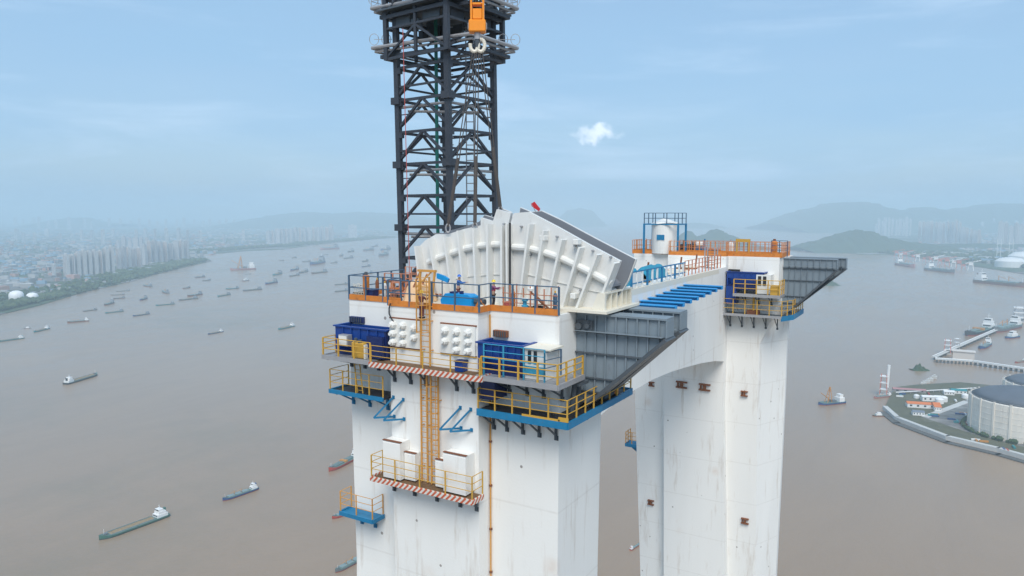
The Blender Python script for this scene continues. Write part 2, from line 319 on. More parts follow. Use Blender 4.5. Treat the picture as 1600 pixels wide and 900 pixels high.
# ------------------------------------------------------------------ tree masses along the shores (uncountable)
def canopy(name, strips, n, size, zb=3, seed=0):
    rnd = random.Random(seed); s = MB()
    for k in range(n):
        (a, b, w) = rnd.choice(strips); A = at(a[0], a[1], 2, 0); B = at(b[0], b[1], 2, 0); t = rnd.random(); p = A.lerp(B, t)
        nn = Vector((-(B - A).y, (B - A).x, 0)).normalized(); p = p + nn * rnd.uniform(0, w)
        r = size * rnd.uniform(.6, 1.3); h = r * rnd.uniform(1.0, 1.7); vs = []; m = 6
        for zz, rr in ((0, .55), (.45, 1), (.8, .75), (1, .2)):
            for i in range(m):
                q = 2 * math.pi * i / m + zz * 2; f = rr * r * rnd.uniform(.7, 1.2); vs.append((p.x + f * math.cos(q), p.y + f * math.sin(q), zb + h * zz))
        fs = [(j*m+i, j*m+(i+1) % m, (j+1)*m+(i+1) % m, (j+1)*m+i) for j in range(3) for i in range(m)] + [tuple(range(3*m, 4*m))]
        s.add(vs, fs, rnd.randint(0, 2))
    s.build(name, [mat('leaf_dark', (.035, .06, .025), .9, var=.3), mat('leaf_mid', (.05, .085, .035), .9, var=.3), mat('leaf_light', (.075, .11, .045), .9, var=.3)],
            kind='stuff', label='band of dark green trees along the shore', cat='trees')
canopy('tree_belt', [((60, 476), (328, 408), 260), ((0, 488), (100, 464), 60), ((200, 438), (325, 407), 150), ((300, 396), (500, 382), 300), ((500, 381), (620, 371), 350)], 3800, 12, seed=3)
canopy('tree_belt', [((1255, 388), (1390, 397), 500), ((1390, 395), (1600, 420), 900)], 2600, 15, seed=4)
# ================================================================== CITY
def facade(name, wall, win, fl=3.2, bay=4.0):
    m = mat(name, wall, .8, var=.1, scale=.05); t = m.node_tree; l = t.links.new
    tcn = N('ShaderNodeTexCoord', t); sp = N('ShaderNodeSeparateXYZ', t); l(tcn.outputs['Object'], sp.inputs[0])
    def fr(o, k, th):
        d = N('ShaderNodeMath', t, operation='DIVIDE'); l(o, d.inputs[0]); d.inputs[1].default_value = k
        f = N('ShaderNodeMath', t, operation='FRACT'); l(d.outputs[0], f.inputs[0]); g = N('ShaderNodeMath', t, operation='GREATER_THAN'); l(f.outputs[0], g.inputs[0]); g.inputs[1].default_value = th; return g.outputs[0]
    a = N('ShaderNodeMath', t, operation='ADD'); l(sp.outputs[0], a.inputs[0]); l(sp.outputs[1], a.inputs[1])
    k = N('ShaderNodeMath', t, operation='MULTIPLY'); l(fr(sp.outputs[2], fl, .45), k.inputs[0]); l(fr(a.outputs[0], bay, .4), k.inputs[1])
    mx = N('ShaderNodeMix', t, data_type='RGBA'); l(k.outputs[0], mx.inputs[0]); l(base_link(m).links[0].from_socket, mx.inputs[6]); mx.inputs[7].default_value = win + (1,)
    l(mx.outputs[2], base_link(m)); return m
F_ = [facade('white_tower_facade', (.74, .72, .70), (.10, .12, .14)), facade('grey_tower_facade', (.30, .31, .34), (.07, .08, .10)), facade('pink_tower_facade', (.42, .33, .30), (.09, .09, .10)), facade('pale_tower_facade', (.55, .56, .57), (.12, .14, .17))]
M['roofg'] = mat('grey_roof', (.28, .28, .29), .8)
def tower_proto(w, d, h, ma, mb):
    """tower block: dark recessed strips between pale piers, roof plant on top"""
    s = MB(); s.box(-w/2, w/2, -d/2, d/2, 0, h, 0)
    for x in (-w*.5, -w*.18, w*.14, w*.46): s.box(x - w*.03, x + w*.09, -d/2 - 1.2, d/2 + 1.2, 0, h + 2, 1)
    s.box(-w*.2, w*.2, -d*.25, d*.25, h, h + 7, 1); s.box(-w*.42, -w*.3, -d*.2, d*.2, h, h + 4, 1)
    return s.mesh('tower_block', [ma, mb])
TP = [tower_proto(34, 20, 100, F_[1], F_[0]), tower_proto(30, 22, 100, F_[2], F_[0]), tower_proto(40, 20, 100, F_[3], F_[3]), tower_proto(30, 20, 100, F_[1], F_[3])]
ORD = ['first', 'second', 'third', 'fourth', 'fifth', 'sixth', 'seventh', 'eighth', 'ninth', 'tenth', 'eleventh', 'twelfth', 'thirteenth', 'fourteenth', 'fifteenth', 'sixteenth']
def block(x, yb, yt, wpx, ty, label, group):
    p = at(x, yb, 2, 3); d = (p - CAM).length; h = (yb - yt) / FPX * d * random.uniform(.9, 1.05); w = wpx / FPX * d * random.uniform(.7, 1.0)
    o = bpy.data.objects.new('tower_block', TP[ty]); COL.objects.link(o); o.location = p
    sx = w / 38; o.scale = (sx, sx, h / 107); o.rotation_euler = (0, 0, YAW + random.choice((-.5, -.4, .25)))
    tag(o, label, 'tower block', group)
gA = 'tower blocks behind the left river bank'; la = '%s grey and white tower from the left in the front row behind the river bank'
x = 105
for i in range(9): block(x, 432 - i * .8, 399 - i * 1.2 + random.uniform(-2, 2), 9, (0, 0, 1, 0)[i % 4], la % ORD[i], gA); x += 8.8
lb = '%s from the left of the darker tower blocks in the middle of the left estate'
for i in range(5): block(186 + i * 8, 424 - i * 1.3, 388 + random.uniform(-2, 2), 8, (1, 3)[i % 2], lb % ORD[i], gA)
lc = '%s pale tower block from the left at the river end of the left estate'
for i in range(9): block(226 + i * 8.3, 414 - i * .8, 380 - i * .3 + random.uniform(-2, 2), 8, (2, 1, 3)[i % 3], lc % ORD[i], gA)
ld = '%s tower block from the left in the tall row on the far left shore'
for i in range(15): block(420 + i * 7, 381 - i * .25, 354 + random.uniform(-2.5, 2.5) + (4 if i < 4 else 0), 6.5, (2, 1, 2)[i % 3], ld % ORD[i], 'tower blocks on the far left shore')
block(551, 371, 351, 11, 2, 'lone broad tower block right of the long far row on the left shore', 'tower blocks on the far left shore')
block(85, 433, 415, 6, 0, 'short white slab block at the left end of the river estate', gA)
for i in range(6): block(186 + i * 9, 398, 374 + random.uniform(-3, 3), 6, 2, '%s from the left of the hazy pinkish towers behind the left estate' % ORD[i], gA)
for i in range(16): block(1436 + i * 6.2, 377 + i * .45, 348 + abs(i - 5) * .35 + random.uniform(-1.5, 1.5) + (9 if i > 10 else 0), 5, (1, 1, 2)[i % 3], '%s pinkish tower from the left in the long row on the right shore' % ORD[i], 'tower blocks on the right shore')
for i in range(7): block(1562 + i * 8, 386, 354 + random.uniform(-2, 2), 6, (2, 0)[i % 2], '%s white tower block from the left in the row above the port' % ORD[i], 'tower blocks above the port')
for i in range(10): block(1372 + i * 5.5, 367 + random.uniform(0, 3), 344 + random.uniform(-2, 3), 3.5, 2, 'faint hazy tower block below the right hills', 'faint towers below the right hills')
for i in range(18): block(1262 + i * 8, 354, 335 + random.uniform(-3, 4), 3, 2, 'very faint tower block on the far right shore', 'faint towers on the far right shore')
for i in range(26): block(20 + i * 14 + random.uniform(-5, 5), 356 + random.uniform(-3, 3), 344 + random.uniform(-3, 2), 4, 2, 'faint hazy tower block on the far plain at left', 'faint towers on the left plain')
for i in range(22): block(1345 + i * 12 + random.uniform(-3, 3), 362 + random.uniform(-3, 5), 346 + random.uniform(-4, 4), 4, (2, 3)[i % 2], 'hazy pale tower block scattered between the hills of the right shore', 'scattered towers between the right hills')
for i in range(22): block(25 + i * 17 + random.uniform(-5, 5), 372 + random.uniform(-4, 10), 361 + random.uniform(-4, 5), 5, (2, 3, 0)[i % 3], 'pale mid-rise block scattered over the low city of the left plain', 'mid-rise blocks scattered on the left plain')
# low buildings: pale, red and blue roofs
HM = []
for nm, roof in (('white', (.52, .52, .51)), ('grey', (.35, .36, .37)), ('blue', (.16, .30, .45)), ('red', (.42, .20, .17))):
    s = MB(); s.box(-.5, .5, -.5, .5, 0, .8, 0); s.prism([(-.52, .8), (.52, .8), (.52, .84), (0, 1), (-.52, .84)], 'y', -.52, .52, 1)
    HM.append((nm, s.mesh('low_building', [mat(nm + '_low_walls', (.32, .32, .31), .8), mat(nm + '_sheet_roof', roof, .6)])))
def inleft(x, y):
    ys = [(0, 488), (130, 452), (262, 420), (331, 404), (345, 394), (442, 386), (624, 368), (700, 360)]
    for (a, ya), (b, yb) in zip(ys, ys[1:]):
        if a <= x <= b: return y < ya + (yb - ya) * (x - a) / (b - a) - 5
    return False
cnt = 0; rest = MB()
for k in range(7500):
    if k % 5 == 4: x = random.uniform(1400, 1640); y = random.uniform(350, 398) if x > 1470 else random.uniform(380, 398)
    else:
        x = random.uniform(-20, 680); y = 343 + (random.random() ** 1.5) * 120
    if x < 900 and (not inleft(x, y) or (y > 425 and k % 3)): continue
    p = at(x, y, 2, 3); d = (p - CAM).length; c = random.choices(range(4), (5, 5, 2, 2))[0]
    w = random.uniform(14, 60); q = w * random.uniform(.3, .7); h = random.uniform(6, 22); r = YAW + random.choice((.2, -.3, 1.2))
    if cnt < 260 and y > 368 + (cnt % 5) * 4:
        o = bpy.data.objects.new('low_building', HM[c][1]); COL.objects.link(o); o.location = p; o.scale = (w, q, h); o.rotation_euler = (0, 0, r)
        side = 'left bank' if x < 900 else 'right shore'
        tag(o, 'low building with a %s roof on the built-up plain of the %s' % (HM[c][0], side), 'building', 'low %s-roofed buildings on the %s' % (HM[c][0], side)); cnt += 1
    else:
        co, si = math.cos(r), math.sin(r); b = MB(); b.box(-w/2, w/2, -q/2, q/2, 0, h, c)
        rest.add([(p.x + X*co - Y*si, p.y + X*si + Y*co, p.z + Z) for X, Y, Z in b.v], b.f, c)
rest.build('distant_low_buildings', [m_ for m_ in (mat('pale_far_walls', (.40, .40, .40), .8), mat('grey_far_walls', (.20, .21, .22), .8), mat('blue_far_roofs', (.2, .32, .42), .8), mat('red_far_roofs', (.42, .26, .22), .8))],
           kind='stuff', label='dense low buildings fading into the haze on both shores', cat='buildings')
# white spherical tanks and viaduct on the left bank
for x, r, lab in ((26, 8.5, 'left of the two white storage tanks on the left river bank'), (51, 7, 'right of the two white storage tanks, nearest the river, on the left bank')):
    p = at(x, 471, 2, 3); d = (p - CAM).length; rr = r / FPX * d; t = thing('storage_tank', lab, 'tank', p)
    MB().lathe(p, [(rr*.75, 0), (rr, rr*.25), (rr, rr*1.1), (rr*.8, rr*1.45), (rr*.35, rr*1.65)], 18).build('shell', mat('white_tank_paint', (.82, .82, .82), .4), t, smooth=True)
    s = MB()
    for i in range(10): a = i * .628; s.bar((p.x + rr*1.02*math.cos(a), p.y + rr*1.02*math.sin(a), 3), (p.x + rr*1.02*math.cos(a), p.y + rr*1.02*math.sin(a), 3 + rr*.5), rr*.04, 5)
    s.build('support_leg', M['silver'], t)
t = thing('viaduct', 'long pale viaduct crossing the plain at the left edge', 'bridge', at(0, 433, 2, 3))
A, B = at(-60, 440, 2, 3), at(84, 422, 2, 3)
dv = (B - A).normalized(); nv = Vector((-dv.y, dv.x, 0)) * 9
s = MB(); s.add([A - nv + Vector((0, 0, 22)), A + nv + Vector((0, 0, 22)), B + nv + Vector((0, 0, 22)), B - nv + Vector((0, 0, 22)), A - nv + Vector((0, 0, 26)), A + nv + Vector((0, 0, 26)), B + nv + Vector((0, 0, 26)), B - nv + Vector((0, 0, 26))],
            [(0,1,2,3),(4,5,6,7),(0,1,5,4),(1,2,6,5),(2,3,7,6),(3,0,4,7)]); s.build('deck', M['quay'], t)
pm = MB().box(-3, 3, -3, 3, 0, 22).mesh('pier', M['quay'])
for i in range(16): inst('pier', pm, t, A.lerp(B, (i + .5) / 16))
# ================================================================== BOATS
def hull(L, B, H, Hb, mi_top=0, mi_low=1, full=.85):
    """closed hull, bow at +x; lower strip in the second material"""
    s = MB(); st = [(-.5, .78, 1.1), (-.46, .92, 1), (-.3, 1, 1), (0, 1, 1), (.28, 1, 1), (.38, .86, 1.08), (.45, .5, 1.3), (.5, .06, 1.5)]
    rings = []
    for x, w, h in st:
        hb = H * h if h <= 1.05 else H + (Hb - H) * (h - 1) / .5
        rings.append([(x*L, -B/2*w*.9, -.6), (x*L, -B/2*w*.97, H*.35), (x*L, -B/2*w, hb), (x*L, B/2*w, hb), (x*L, B/2*w*.97, H*.35), (x*L, B/2*w*.9, -.6)])
    for r in rings: s.v += r
    for i in range(len(rings) - 1):
        for j in range(6):
            k = (j + 1) % 6; s.f.append((i*6+j, i*6+k, (i+1)*6+k, (i+1)*6+j)); s.m.append({0: mi_low, 4: mi_low, 2: 2}.get(j, mi_top))
    s.f.append(tuple(range(6))); s.m.append(mi_top); s.f.append(tuple(range(42, 48))); s.m.append(mi_top); return s
bc = {'green': (.05, .14, .11), 'blue': (.025, .07, .20), 'teal': (.02, .22, .24), 'red': (.38, .05, .03), 'grey': (.13, .14, .15), 'black': (.035, .04, .045), 'brown': (.16, .09, .06), 'pink': (.40, .20, .20)}
BM = {k: mat(k + '_hull_paint', v, .5, var=.2, scale=.3) for k, v in bc.items()}
BM['low'] = mat('red_bottom_paint', (.22, .045, .035), .7, var=.2, scale=.3); BM['deck'] = mat('boat_deck_paint', (.10, .17, .15), .8, var=.3, scale=.5)
BM['house'] = mat('white_boat_paint', (.76, .76, .75), .5, var=.08, scale=.5); BM['glass'] = mat('dark_boat_glass', (.02, .03, .04), .15)
BM['sand'] = mat('wet_sand', (.26, .19, .11), .95, var=.3, scale=.4, bump=.4, bscale=1); BM['hatch'] = mat('hatch_paint', (.20, .27, .27), .7, var=.2, scale=.5); BM['or'] = mat('orange_gear', (.5, .22, .04), .6)
BM['greyhouse'] = mat('weathered_boat_paint', (.26, .29, .32), .7, var=.2, scale=.5)
def make_boat(kind, col, far=False):
    hs = BM['greyhouse'] if far else BM['house']
    L, B = {'barge': (60, 10.5), 'coaster': (60, 11), 'tanker': (60, 11), 'dredger': (60, 18), 'launch': (60, 18)}[kind]
    H = {'barge': 2.0, 'coaster': 3.2, 'tanker': 3.0, 'dredger': 4, 'launch': 5}[kind]
    t = thing({'barge': 'river_barge', 'coaster': 'cargo_boat', 'tanker': 'tanker_boat', 'dredger': 'crane_barge', 'launch': 'launch_boat'}[kind], 'x', 'boat')
    h = hull(L, B, H, H + 2.2); h.build('hull', [BM[col], BM['low'] if kind != 'barge' else BM['black'], BM['deck']], t)
    if kind == 'barge':
        c = MB(); x0, x1, w = -16, 22, 3.9
        c.box(x0, x1, -w - .3, -w, H, H + 1.1); c.box(x0, x1, w, w + .3, H, H + 1.1); c.box(x0 - .3, x0, -w, w, H, H + 1.1); c.box(x1, x1 + .3, -w, w, H, H + 1.1); c.build('hold_coaming', BM['hatch'], t)
        g = MB(); rnd = random.Random(1); nx = 24
        for i in range(nx + 1):
            for j in range(5): g.v.append((x0 + (x1-x0)*i/nx, -w + 2*w*j/4, H + .3 + (.8 if 0 < j < 4 else 0) * (.5 + rnd.random() * .8)))
        for i in range(nx):
            for j in range(4): a = i*5+j; g.f.append((a, a+1, a+6, a+5)); g.m.append(0)
        g.build('sand_cargo', BM['sand'], t)
    if kind == 'coaster':
        hm = MB().box(-5, 5, -3.9, 3.9, 0, 1.5).mesh('hatch_cover', BM['hatch'])
        for x in (-8, 4, 16): inst('hatch_cover', hm, t, (x, 0, H))
        for x in (-1.8, 10): MB().bar((x, 0, H), (x, 0, H + 7), .35, 6).bar((x, 0, H + 6), (x + 8, 0, H + 4), .25, 5).build('derrick', BM['or'], t)
    if kind == 'tanker':
        s = MB()
        for y in (-2, -.8, .8, 2): s.bar((-16, y, H + .9), (22, y, H + .9), .35, 5)
        s.build('deck_piping', BM['hatch'], t); MB().box(0, 4, -4.5, 4.5, H, H + 2).build('manifold', BM['or'], t)
    if kind in ('barge', 'coaster', 'tanker'):
        k = 1 if kind == 'barge' else 1.25
        d = MB().box(-28, -18.5, -4, 4, H, H + 2.6*k).box(-26.5, -20, -3.6, 3.6, H + 2.6*k, H + 4.8*k).box(-24.5, -20.2, -3, 3, H + 4.8*k, H + 6.8*k).build('deckhouse', hs, t)
        for x in (-18.44,): MB().box(x, x + .1, -3.2, 3.2, H + 1.2*k, H + 2.0*k).build('window', BM['glass'], d)
        MB().box(-20.15, -20.05, -2.7, 2.7, H + 5.5*k, H + 6.4*k).build('window', BM['glass'], d)
        MB().box(-28, -26.6, -1.2, 1.2, H + 2.6*k, H + 6.2*k).build('funnel', BM[col], t)
        MB().bar((-22.5, 0, H + 6.8*k), (-22.5, 0, H + 10.5*k), .15, 5).bar((-22.5, -1.5, H + 9*k), (-22.5, 1.5, H + 9*k), .1, 4).build('mast', BM['house'], t)
        MB().bar((26, 0, H + 1.5), (26, 0, H + 6), .15, 5).build('bow_mast', BM['house'], t)
        MB().box(23.5, 26, -1.5, 1.5, H + .4, H + 2).build('windlass', BM['grey'], t)
    if kind == 'dredger':
        MB().box(-26, -14, -7, 7, H, H + 8).box(-24, -16, -5, 5, H + 8, H + 14).build('deckhouse', BM['house'], t)
        s = MB()
        for y in (-4, 4): s.bar((12, y, H), (4, y*.3, H + 30), .7, 5).bar((2, y, H), (4, y*.3, H + 30), .7, 5)
        for z in (8, 15, 22): s.bar((10 - z*.2, -3, H + z), (10 - z*.2, 3, H + z), .4, 5)
        s.bar((2, 0, H + 4), (26, 0, H + 20), .7, 5); s.build('crane', BM['or'], t)
        MB().box(-8, 0, -5, 5, H, H + 4).build('winch_house', BM['grey'], t)
    if kind == 'launch':
        MB().box(-18, 12, -6.5, 6.5, H, H + 8).box(-12, 6, -5.5, 5.5, H + 8, H + 15).build('cabin', BM['house'], t); MB().box(5.9, 6.2, -5, 5, H + 10, H + 13).build('window', BM['glass'], t)
    return t
PR = {}
def boat(bow, stern, kind, col, label, cat='boat', group=None, z=0):
    ym = (bow[1] + stern[1]) / 2; kk = 1 if ym > 565 else (.65 if ym > 505 else .5); xm = (bow[0] + stern[0]) / 2   # the deckhouse stands above the stern: less of the slant lies on the water
    b = at(bow[0], ym + (bow[1] - ym) * kk, 2, 0); s = at(stern[0], ym + (stern[1] - ym) * kk, 2, 0); L = (b - s).length; mid = (b + s) / 2
    far = ym < 500 and xm < 700; key = (kind, col, far)
    if key not in PR: PR[key] = make_boat(kind, col, far); o = PR[key]
    else: o = copy_tree(PR[key])
    k = min(max(L / 60 * (1.12 if ym < 500 else 1), .12), 4.5); o.location = mid; o.scale = (k,) * 3; o.rotation_euler = (0, 0, math.atan2((b - s).y, (b - s).x))
    tag(o, label, cat, group); return o
boat((155, 844), (262, 805), 'barge', 'green', 'long green sand barge with white aft deckhouse, nearest boat at lower left')
boat((348, 783), (402, 764), 'coaster', 'blue', 'blue coaster with red waterline and white deckhouse, right of the long sand barge')
boat((514, 737), (562, 712), 'tanker', 'red', 'red-hulled tanker disappearing behind the left edge of the near tower leg')
boat((519, 811), (566, 794), 'coaster', 'red', 'dark red boat half hidden by the small blue platform low on the near leg')
boat((524, 895), (574, 868), 'coaster', 'grey', 'grey boat cut off by the near leg at the bottom of the picture')
boat((152, 586), (102, 601), 'barge', 'black', 'black barge alone in mid river at left, deckhouse at its left end')
boat((325, 524), (348, 517), 'barge', 'blue', 'small blue barge alone in open water left of the tower')
boat((435, 517), (459, 508), 'barge', 'teal', 'teal barge with a faint wake, nearest the tower platform on its left')
boat((-4, 536), (37, 527), 'barge', 'teal', 'long teal barge touching the left edge of the picture')
boat((53, 521), (76, 512), 'barge', 'teal', 'short teal barge below the small white launch at left')
boat((37, 514), (48, 513), 'launch', 'grey', 'small bright white launch off the left bank')
boat((105, 506), (139, 500), 'coaster', 'brown', 'dark cargo boat with a white deckhouse amidships, near the left bank')
boat((131, 488), (150, 483), 'barge', 'grey', 'thin grey barge just above the dark cargo boat at left')
boat((166, 491), (191, 485), 'barge', 'teal', 'slim teal barge right of the thin grey barge')
boat((209, 496), (232, 489), 'barge', 'blue', 'broad blue grey barge at the lower edge of the left boat cluster')
boat((245, 479), (271, 474), 'barge', 'teal', 'broad teal barge in the middle of the left boat cluster')
boat((281, 471), (307, 465), 'barge', 'grey', 'long low grey barge just below a dark cargo boat in the left cluster')
boat((294, 465), (314, 459), 'coaster', 'brown', 'dark cargo boat just above the long low grey barge')
boat((164, 479), (176, 472), 'coaster', 'grey', 'stubby grey boat above the slim teal barge')
boat((174, 462), (194, 460), 'barge', 'brown', 'middle of three boats stacked close together near the left bank')
boat((178, 468), (194, 465), 'coaster', 'black', 'lowest of three boats stacked close together near the left bank')
boat((183, 456), (202, 454), 'barge', 'grey', 'topmost of three boats stacked close together near the left bank')
boat((225, 446), (236, 449), 'coaster', 'grey', 'stubby grey boat pointing at the left bank below the wooded point')
boat((220, 471), (228, 465), 'coaster', 'blue', 'small dark boat seen nearly end on left of the broad teal barge')
boat((255, 455), (262, 460), 'coaster', 'grey', 'small grey boat seen nearly end on, upstream of the broad teal barge')
boat((286, 452), (296, 449), 'coaster', 'brown', 'small brown boat below the tip of the wooded point')
for i, (b, s, c, lab) in enumerate([
    ((305, 435), (319, 432), 'grey', 'grey barge close under the tip of the wooded point'), ((317, 440), (328, 437), 'grey', 'second small barge off the tip of the wooded point, lower one'),
    ((383, 429), (392, 428), 'grey', 'small grey boat just below the big dredger'), ((354, 453), (372, 450), 'teal', 'teal grey barge directly above a small teal boat in mid river'),
    ((341, 465), (358, 459), 'teal', 'teal barge lower left of the teal grey barge in mid river'), ((381, 456), (407, 451), 'grey', 'long dark barge in mid river right of the teal barges'),
    ((416, 446), (431, 440), 'blue', 'blue grey barge upper right of the long dark barge'), ((428, 432), (438, 426), 'teal', 'teal boat above the blue grey barge'),
    ((453, 433), (466, 429), 'grey', 'light grey boat, lowest of three near the middle channel'), ((455, 424), (465, 420), 'blue', 'bluish boat, uppermost of three near the middle channel'),
    ((469, 428), (479, 423), 'grey', 'grey boat, rightmost of three near the middle channel'), ((488, 429), (509, 424), 'brown', 'long brownish barge in the upper middle channel'),
    ((436, 408), (443, 407), 'black', 'tiny dark boat, left one of a pair in the upper channel'), ((457, 404), (462, 402), 'black', 'tiny dark boat, right one of a pair in the upper channel'),
    ((473, 410), (484, 408), 'grey', 'tiny grey barge left of a long slanting barge'), ((487, 416), (504, 409), 'blue', 'long slanting blue grey barge in the upper channel'),
    ((517, 412), (526, 410), 'grey', 'tiny grey boat right of the long slanting barge'), ((504, 399), (512, 398), 'blue', 'tiny bluish boat just below the pink ship'),
    ((531, 401), (535, 399), 'grey', 'speck of a grey boat right of the pink ship'), ((545, 395), (551, 392), 'black', 'tiny dark boat halfway between the pink ship and the crane'),
    ((538, 405), (550, 402), 'grey', 'thin grey barge in the far channel'), ((569, 393), (582, 390), 'grey', 'thin far barge left of the crane mast'),
    ((583, 386), (589, 384), 'grey', 'faintest tiny boat near the far left shore'), ((595, 393), (609, 388), 'blue', 'far slanting barge beside the crane mast, upper one'),
    ((593, 403), (605, 396), 'grey', 'far slanting barge beside the crane mast, lower one'), ((567, 410), (574, 407), 'black', 'tiny dark boat left of the crane mast'),
    ((566, 418), (577, 415), 'blue', 'blue grey barge left of the crane mast'), ((568, 429), (581, 426), 'teal', 'teal barge just above the near deck railing'),
    ((524, 446), (542, 443), 'grey', 'upper of two grey barges meeting the left end of the deck railing'), ((524, 457), (542, 453), 'grey', 'lower of two grey barges meeting the left end of the deck railing')]):
    boat(b, s, 'barge' if i % 3 else 'coaster', c, lab)
boat((362, 423), (397, 420), 'dredger', 'pink', 'big pinkish dredger with a tall frame at its left end', 'dredger')
boat((379, 440), (388, 438), 'launch', 'grey', 'small boat with bright white cabin below the big dredger')
boat((502, 391), (527, 388), 'coaster', 'pink', 'larger pinkish ship close to the far left shore', 'ship')
boat((1279, 633), (1318, 629), 'dredger', 'blue', 'blue-hulled crane barge with orange crane right of the far tower leg', 'crane barge')
boat((1440, 424), (1392, 408), 'coaster', 'pink', 'long red and white ship moored at the right shore, left one', 'ship')
boat((1496, 431), (1444, 418), 'coaster', 'grey', 'grey hulled ship moored right of the red and white ship', 'ship')
boat((1615, 455), (1514, 435), 'coaster', 'brown', 'long cargo ship with cream deckhouse passing the port at right', 'ship')
boat((1252, 393), (1272, 394), 'coaster', 'grey', 'faint grey ship above the far grey bracket', 'ship')
boat((1000, 850), (985, 860), 'coaster', 'red', 'red boat peeking out left of the far tower leg')
boat((1511, 528), (1548, 512), 'tanker', 'black', 'black hulled tanker moored above the white jetty', 'ship')
boat((1553, 522), (1590, 508), 'coaster', 'grey', 'grey ship moored along the middle of the jetty')
boat((1532, 548), (1545, 536), 'coaster', 'blue', 'blue boat inside the jetty basin', 'boat')
boat((1572, 530), (1590, 526), 'launch', 'blue', 'white harbour launch inside the jetty basin')
boat((1586, 567), (1602, 564), 'barge', 'red', 'red work boat moored at the lower jetty')
boat((1363, 650), (1381, 650), 'launch', 'brown', 'small work boat at the tip of the sea wall')
boat((1365, 622), (1392, 619), 'coaster', 'pink', 'work boat below the pink and white mooring tower')
# ================================================================== TERMINAL on the right
term = ground([(1382, 640), (1402, 658), (1480, 688), (1560, 706), (1700, 745), (1900, 800), (1900, 640), (1700, 620), (1560, 606), (1500, 600), (1430, 604), (1398, 608)])
sheet('terminal_ground', term, 4, M['grass'], kind='structure')
yard = ground([(1440, 655), (1520, 682), (1700, 728), (1900, 780), (1900, 650), (1700, 628), (1560, 612), (1515, 625)])
sheet('terminal_yard', yard, 4.06, M['yard'], z0=3, kind='structure')
def wall_path(name, pxs, w, h, m, label, cat):
    P = ground(pxs); s = MB()
    for a, b in zip(P, P[1:]):
        d = (b - a).normalized(); n = Vector((-d.y, d.x, 0)) * w; e = d * (w * .4)
        a2, b2 = a - e, b + e; vs = [a2 - n, a2 + n, b2 + n, b2 - n]; s.add([(q.x, q.y, -1) for q in vs] + [(q.x, q.y, h) for q in vs], [(3,2,1,0),(4,5,6,7),(0,1,5,4),(1,2,6,5),(2,3,7,6),(3,0,4,7)])
    return s.build(name, m, label=label, cat=cat)
wall_path('sea_wall', [(1383, 640), (1402, 657), (1480, 687), (1560, 706), (1700, 745)], 4, 6.5, M['quay'], 'pale concrete sea wall around the tank terminal', 'sea wall')
wall_path('rock_revetment', [(1380, 645), (1401, 662), (1480, 692), (1560, 711), (1700, 751)], 6, 1.6, M['rock'], 'dark rock slope at the foot of the sea wall', 'revetment')
wall_path('access_road', [(1446, 655), (1512, 630), (1560, 616)], 6, 4.3, M['quay'], 'pale access road on the terminal ground', 'road').__setitem__('kind', 'structure')
def jetty(pxs, label, n):
    P = ground(pxs); t = thing('jetty', label, 'jetty', P[0])
    for a, b in zip(P, P[1:]):
        d = (b - a).normalized(); q = Vector((-d.y, d.x, 0)) * 5; s = MB(); vs = [a - q, a + q, b + q, b - q]
        s.add([(v.x, v.y, 7) for v in vs] + [(v.x, v.y, 8.6) for v in vs], [(3,2,1,0),(4,5,6,7),(0,1,5,4),(1,2,6,5),(2,3,7,6),(3,0,4,7)]); s.build('deck', M['quay'], t)
        MB().bar(a + q*.6 + Vector((0, 0, 10)), b + q*.6 + Vector((0, 0, 10)), 1.2, 6).build('pipe', BM['house'], t)
        for i in range(n): p = a.lerp(b, (i + .5) / n); inst('pile', PM, t, (p.x, p.y, 0), (0, 0, math.atan2(d.y, d.x)))
PM = MB().box(-1.5, 1.5, -4.5, 4.5, -2, 7).mesh('pile', M['rock'])
jetty([(1459, 563), (1530, 531), (1600, 500), (1680, 462)], 'long white jetty running up to the right edge', 12)
jetty([(1461, 566), (1520, 570), (1600, 582), (1720, 600)], 'broad lower jetty leading to the storage tanks', 10)
MBW = mat('pink_steelwork', (.50, .17, .13), .6)
def struct_tower(x, y, hpx, wpx, m1, label):
    p = at(x, y, 2, 0); d = (p - CAM).length; h = hpx / FPX * d; w = wpx / FPX * d / 2; t = thing('loading_tower', label, 'tower', p)
    for sx in (-1, 1):
        for sy in (-1, 1): MB().bar((p.x + sx*w, p.y + sy*w, 0), (p.x + sx*w*.7, p.y + sy*w*.7, h), w*.16, 4).build('leg', m1, t)
    for k in (.3, .6, .9): MB().box(p.x - w*1.05, p.x + w*1.05, p.y - w*1.05, p.y + w*1.05, h*k, h*k + w*.2).build('platform', BM['house'], t)
    MB().box(p.x - w*1.2, p.x + w*1.2, p.y - w*1.2, p.y + w*1.2, 0, h*.08).build('base', M['quay'], t)
    return p, h, w, t
p, h, w, t = struct_tower(1380, 618, 30, 9, MBW, 'pink and white mooring tower at the tip of the terminal')
MB().bar((p.x + w, p.y, h*.4), (p.x + w*1.2, p.y, h*1.45), w*.4, 8).build('white_column', BM['house'], t)
struct_tower(1480, 553, 20, 8, MBW, 'red loading arm tower at the end of the white jetty')
struct_tower(1495, 546, 16, 6, M['silver'], 'grey loading tower beside the red one on the jetty')
struct_tower(1592, 503, 20, 12, M['silver'], 'grey and pink loading tower at the right edge of the jetty')
p = at(1505, 563, 2, 0)
MB().box(p.x - 22, p.x + 22, p.y - 12, p.y + 12, 0, 22).box(p.x - 24, p.x + 24, p.y - 14, p.y + 14, 22, 23.5).build('pump_house', mat('cream_wall', (.6, .55, .5), .8), label='cream block house standing on the jetty corner', cat='building')
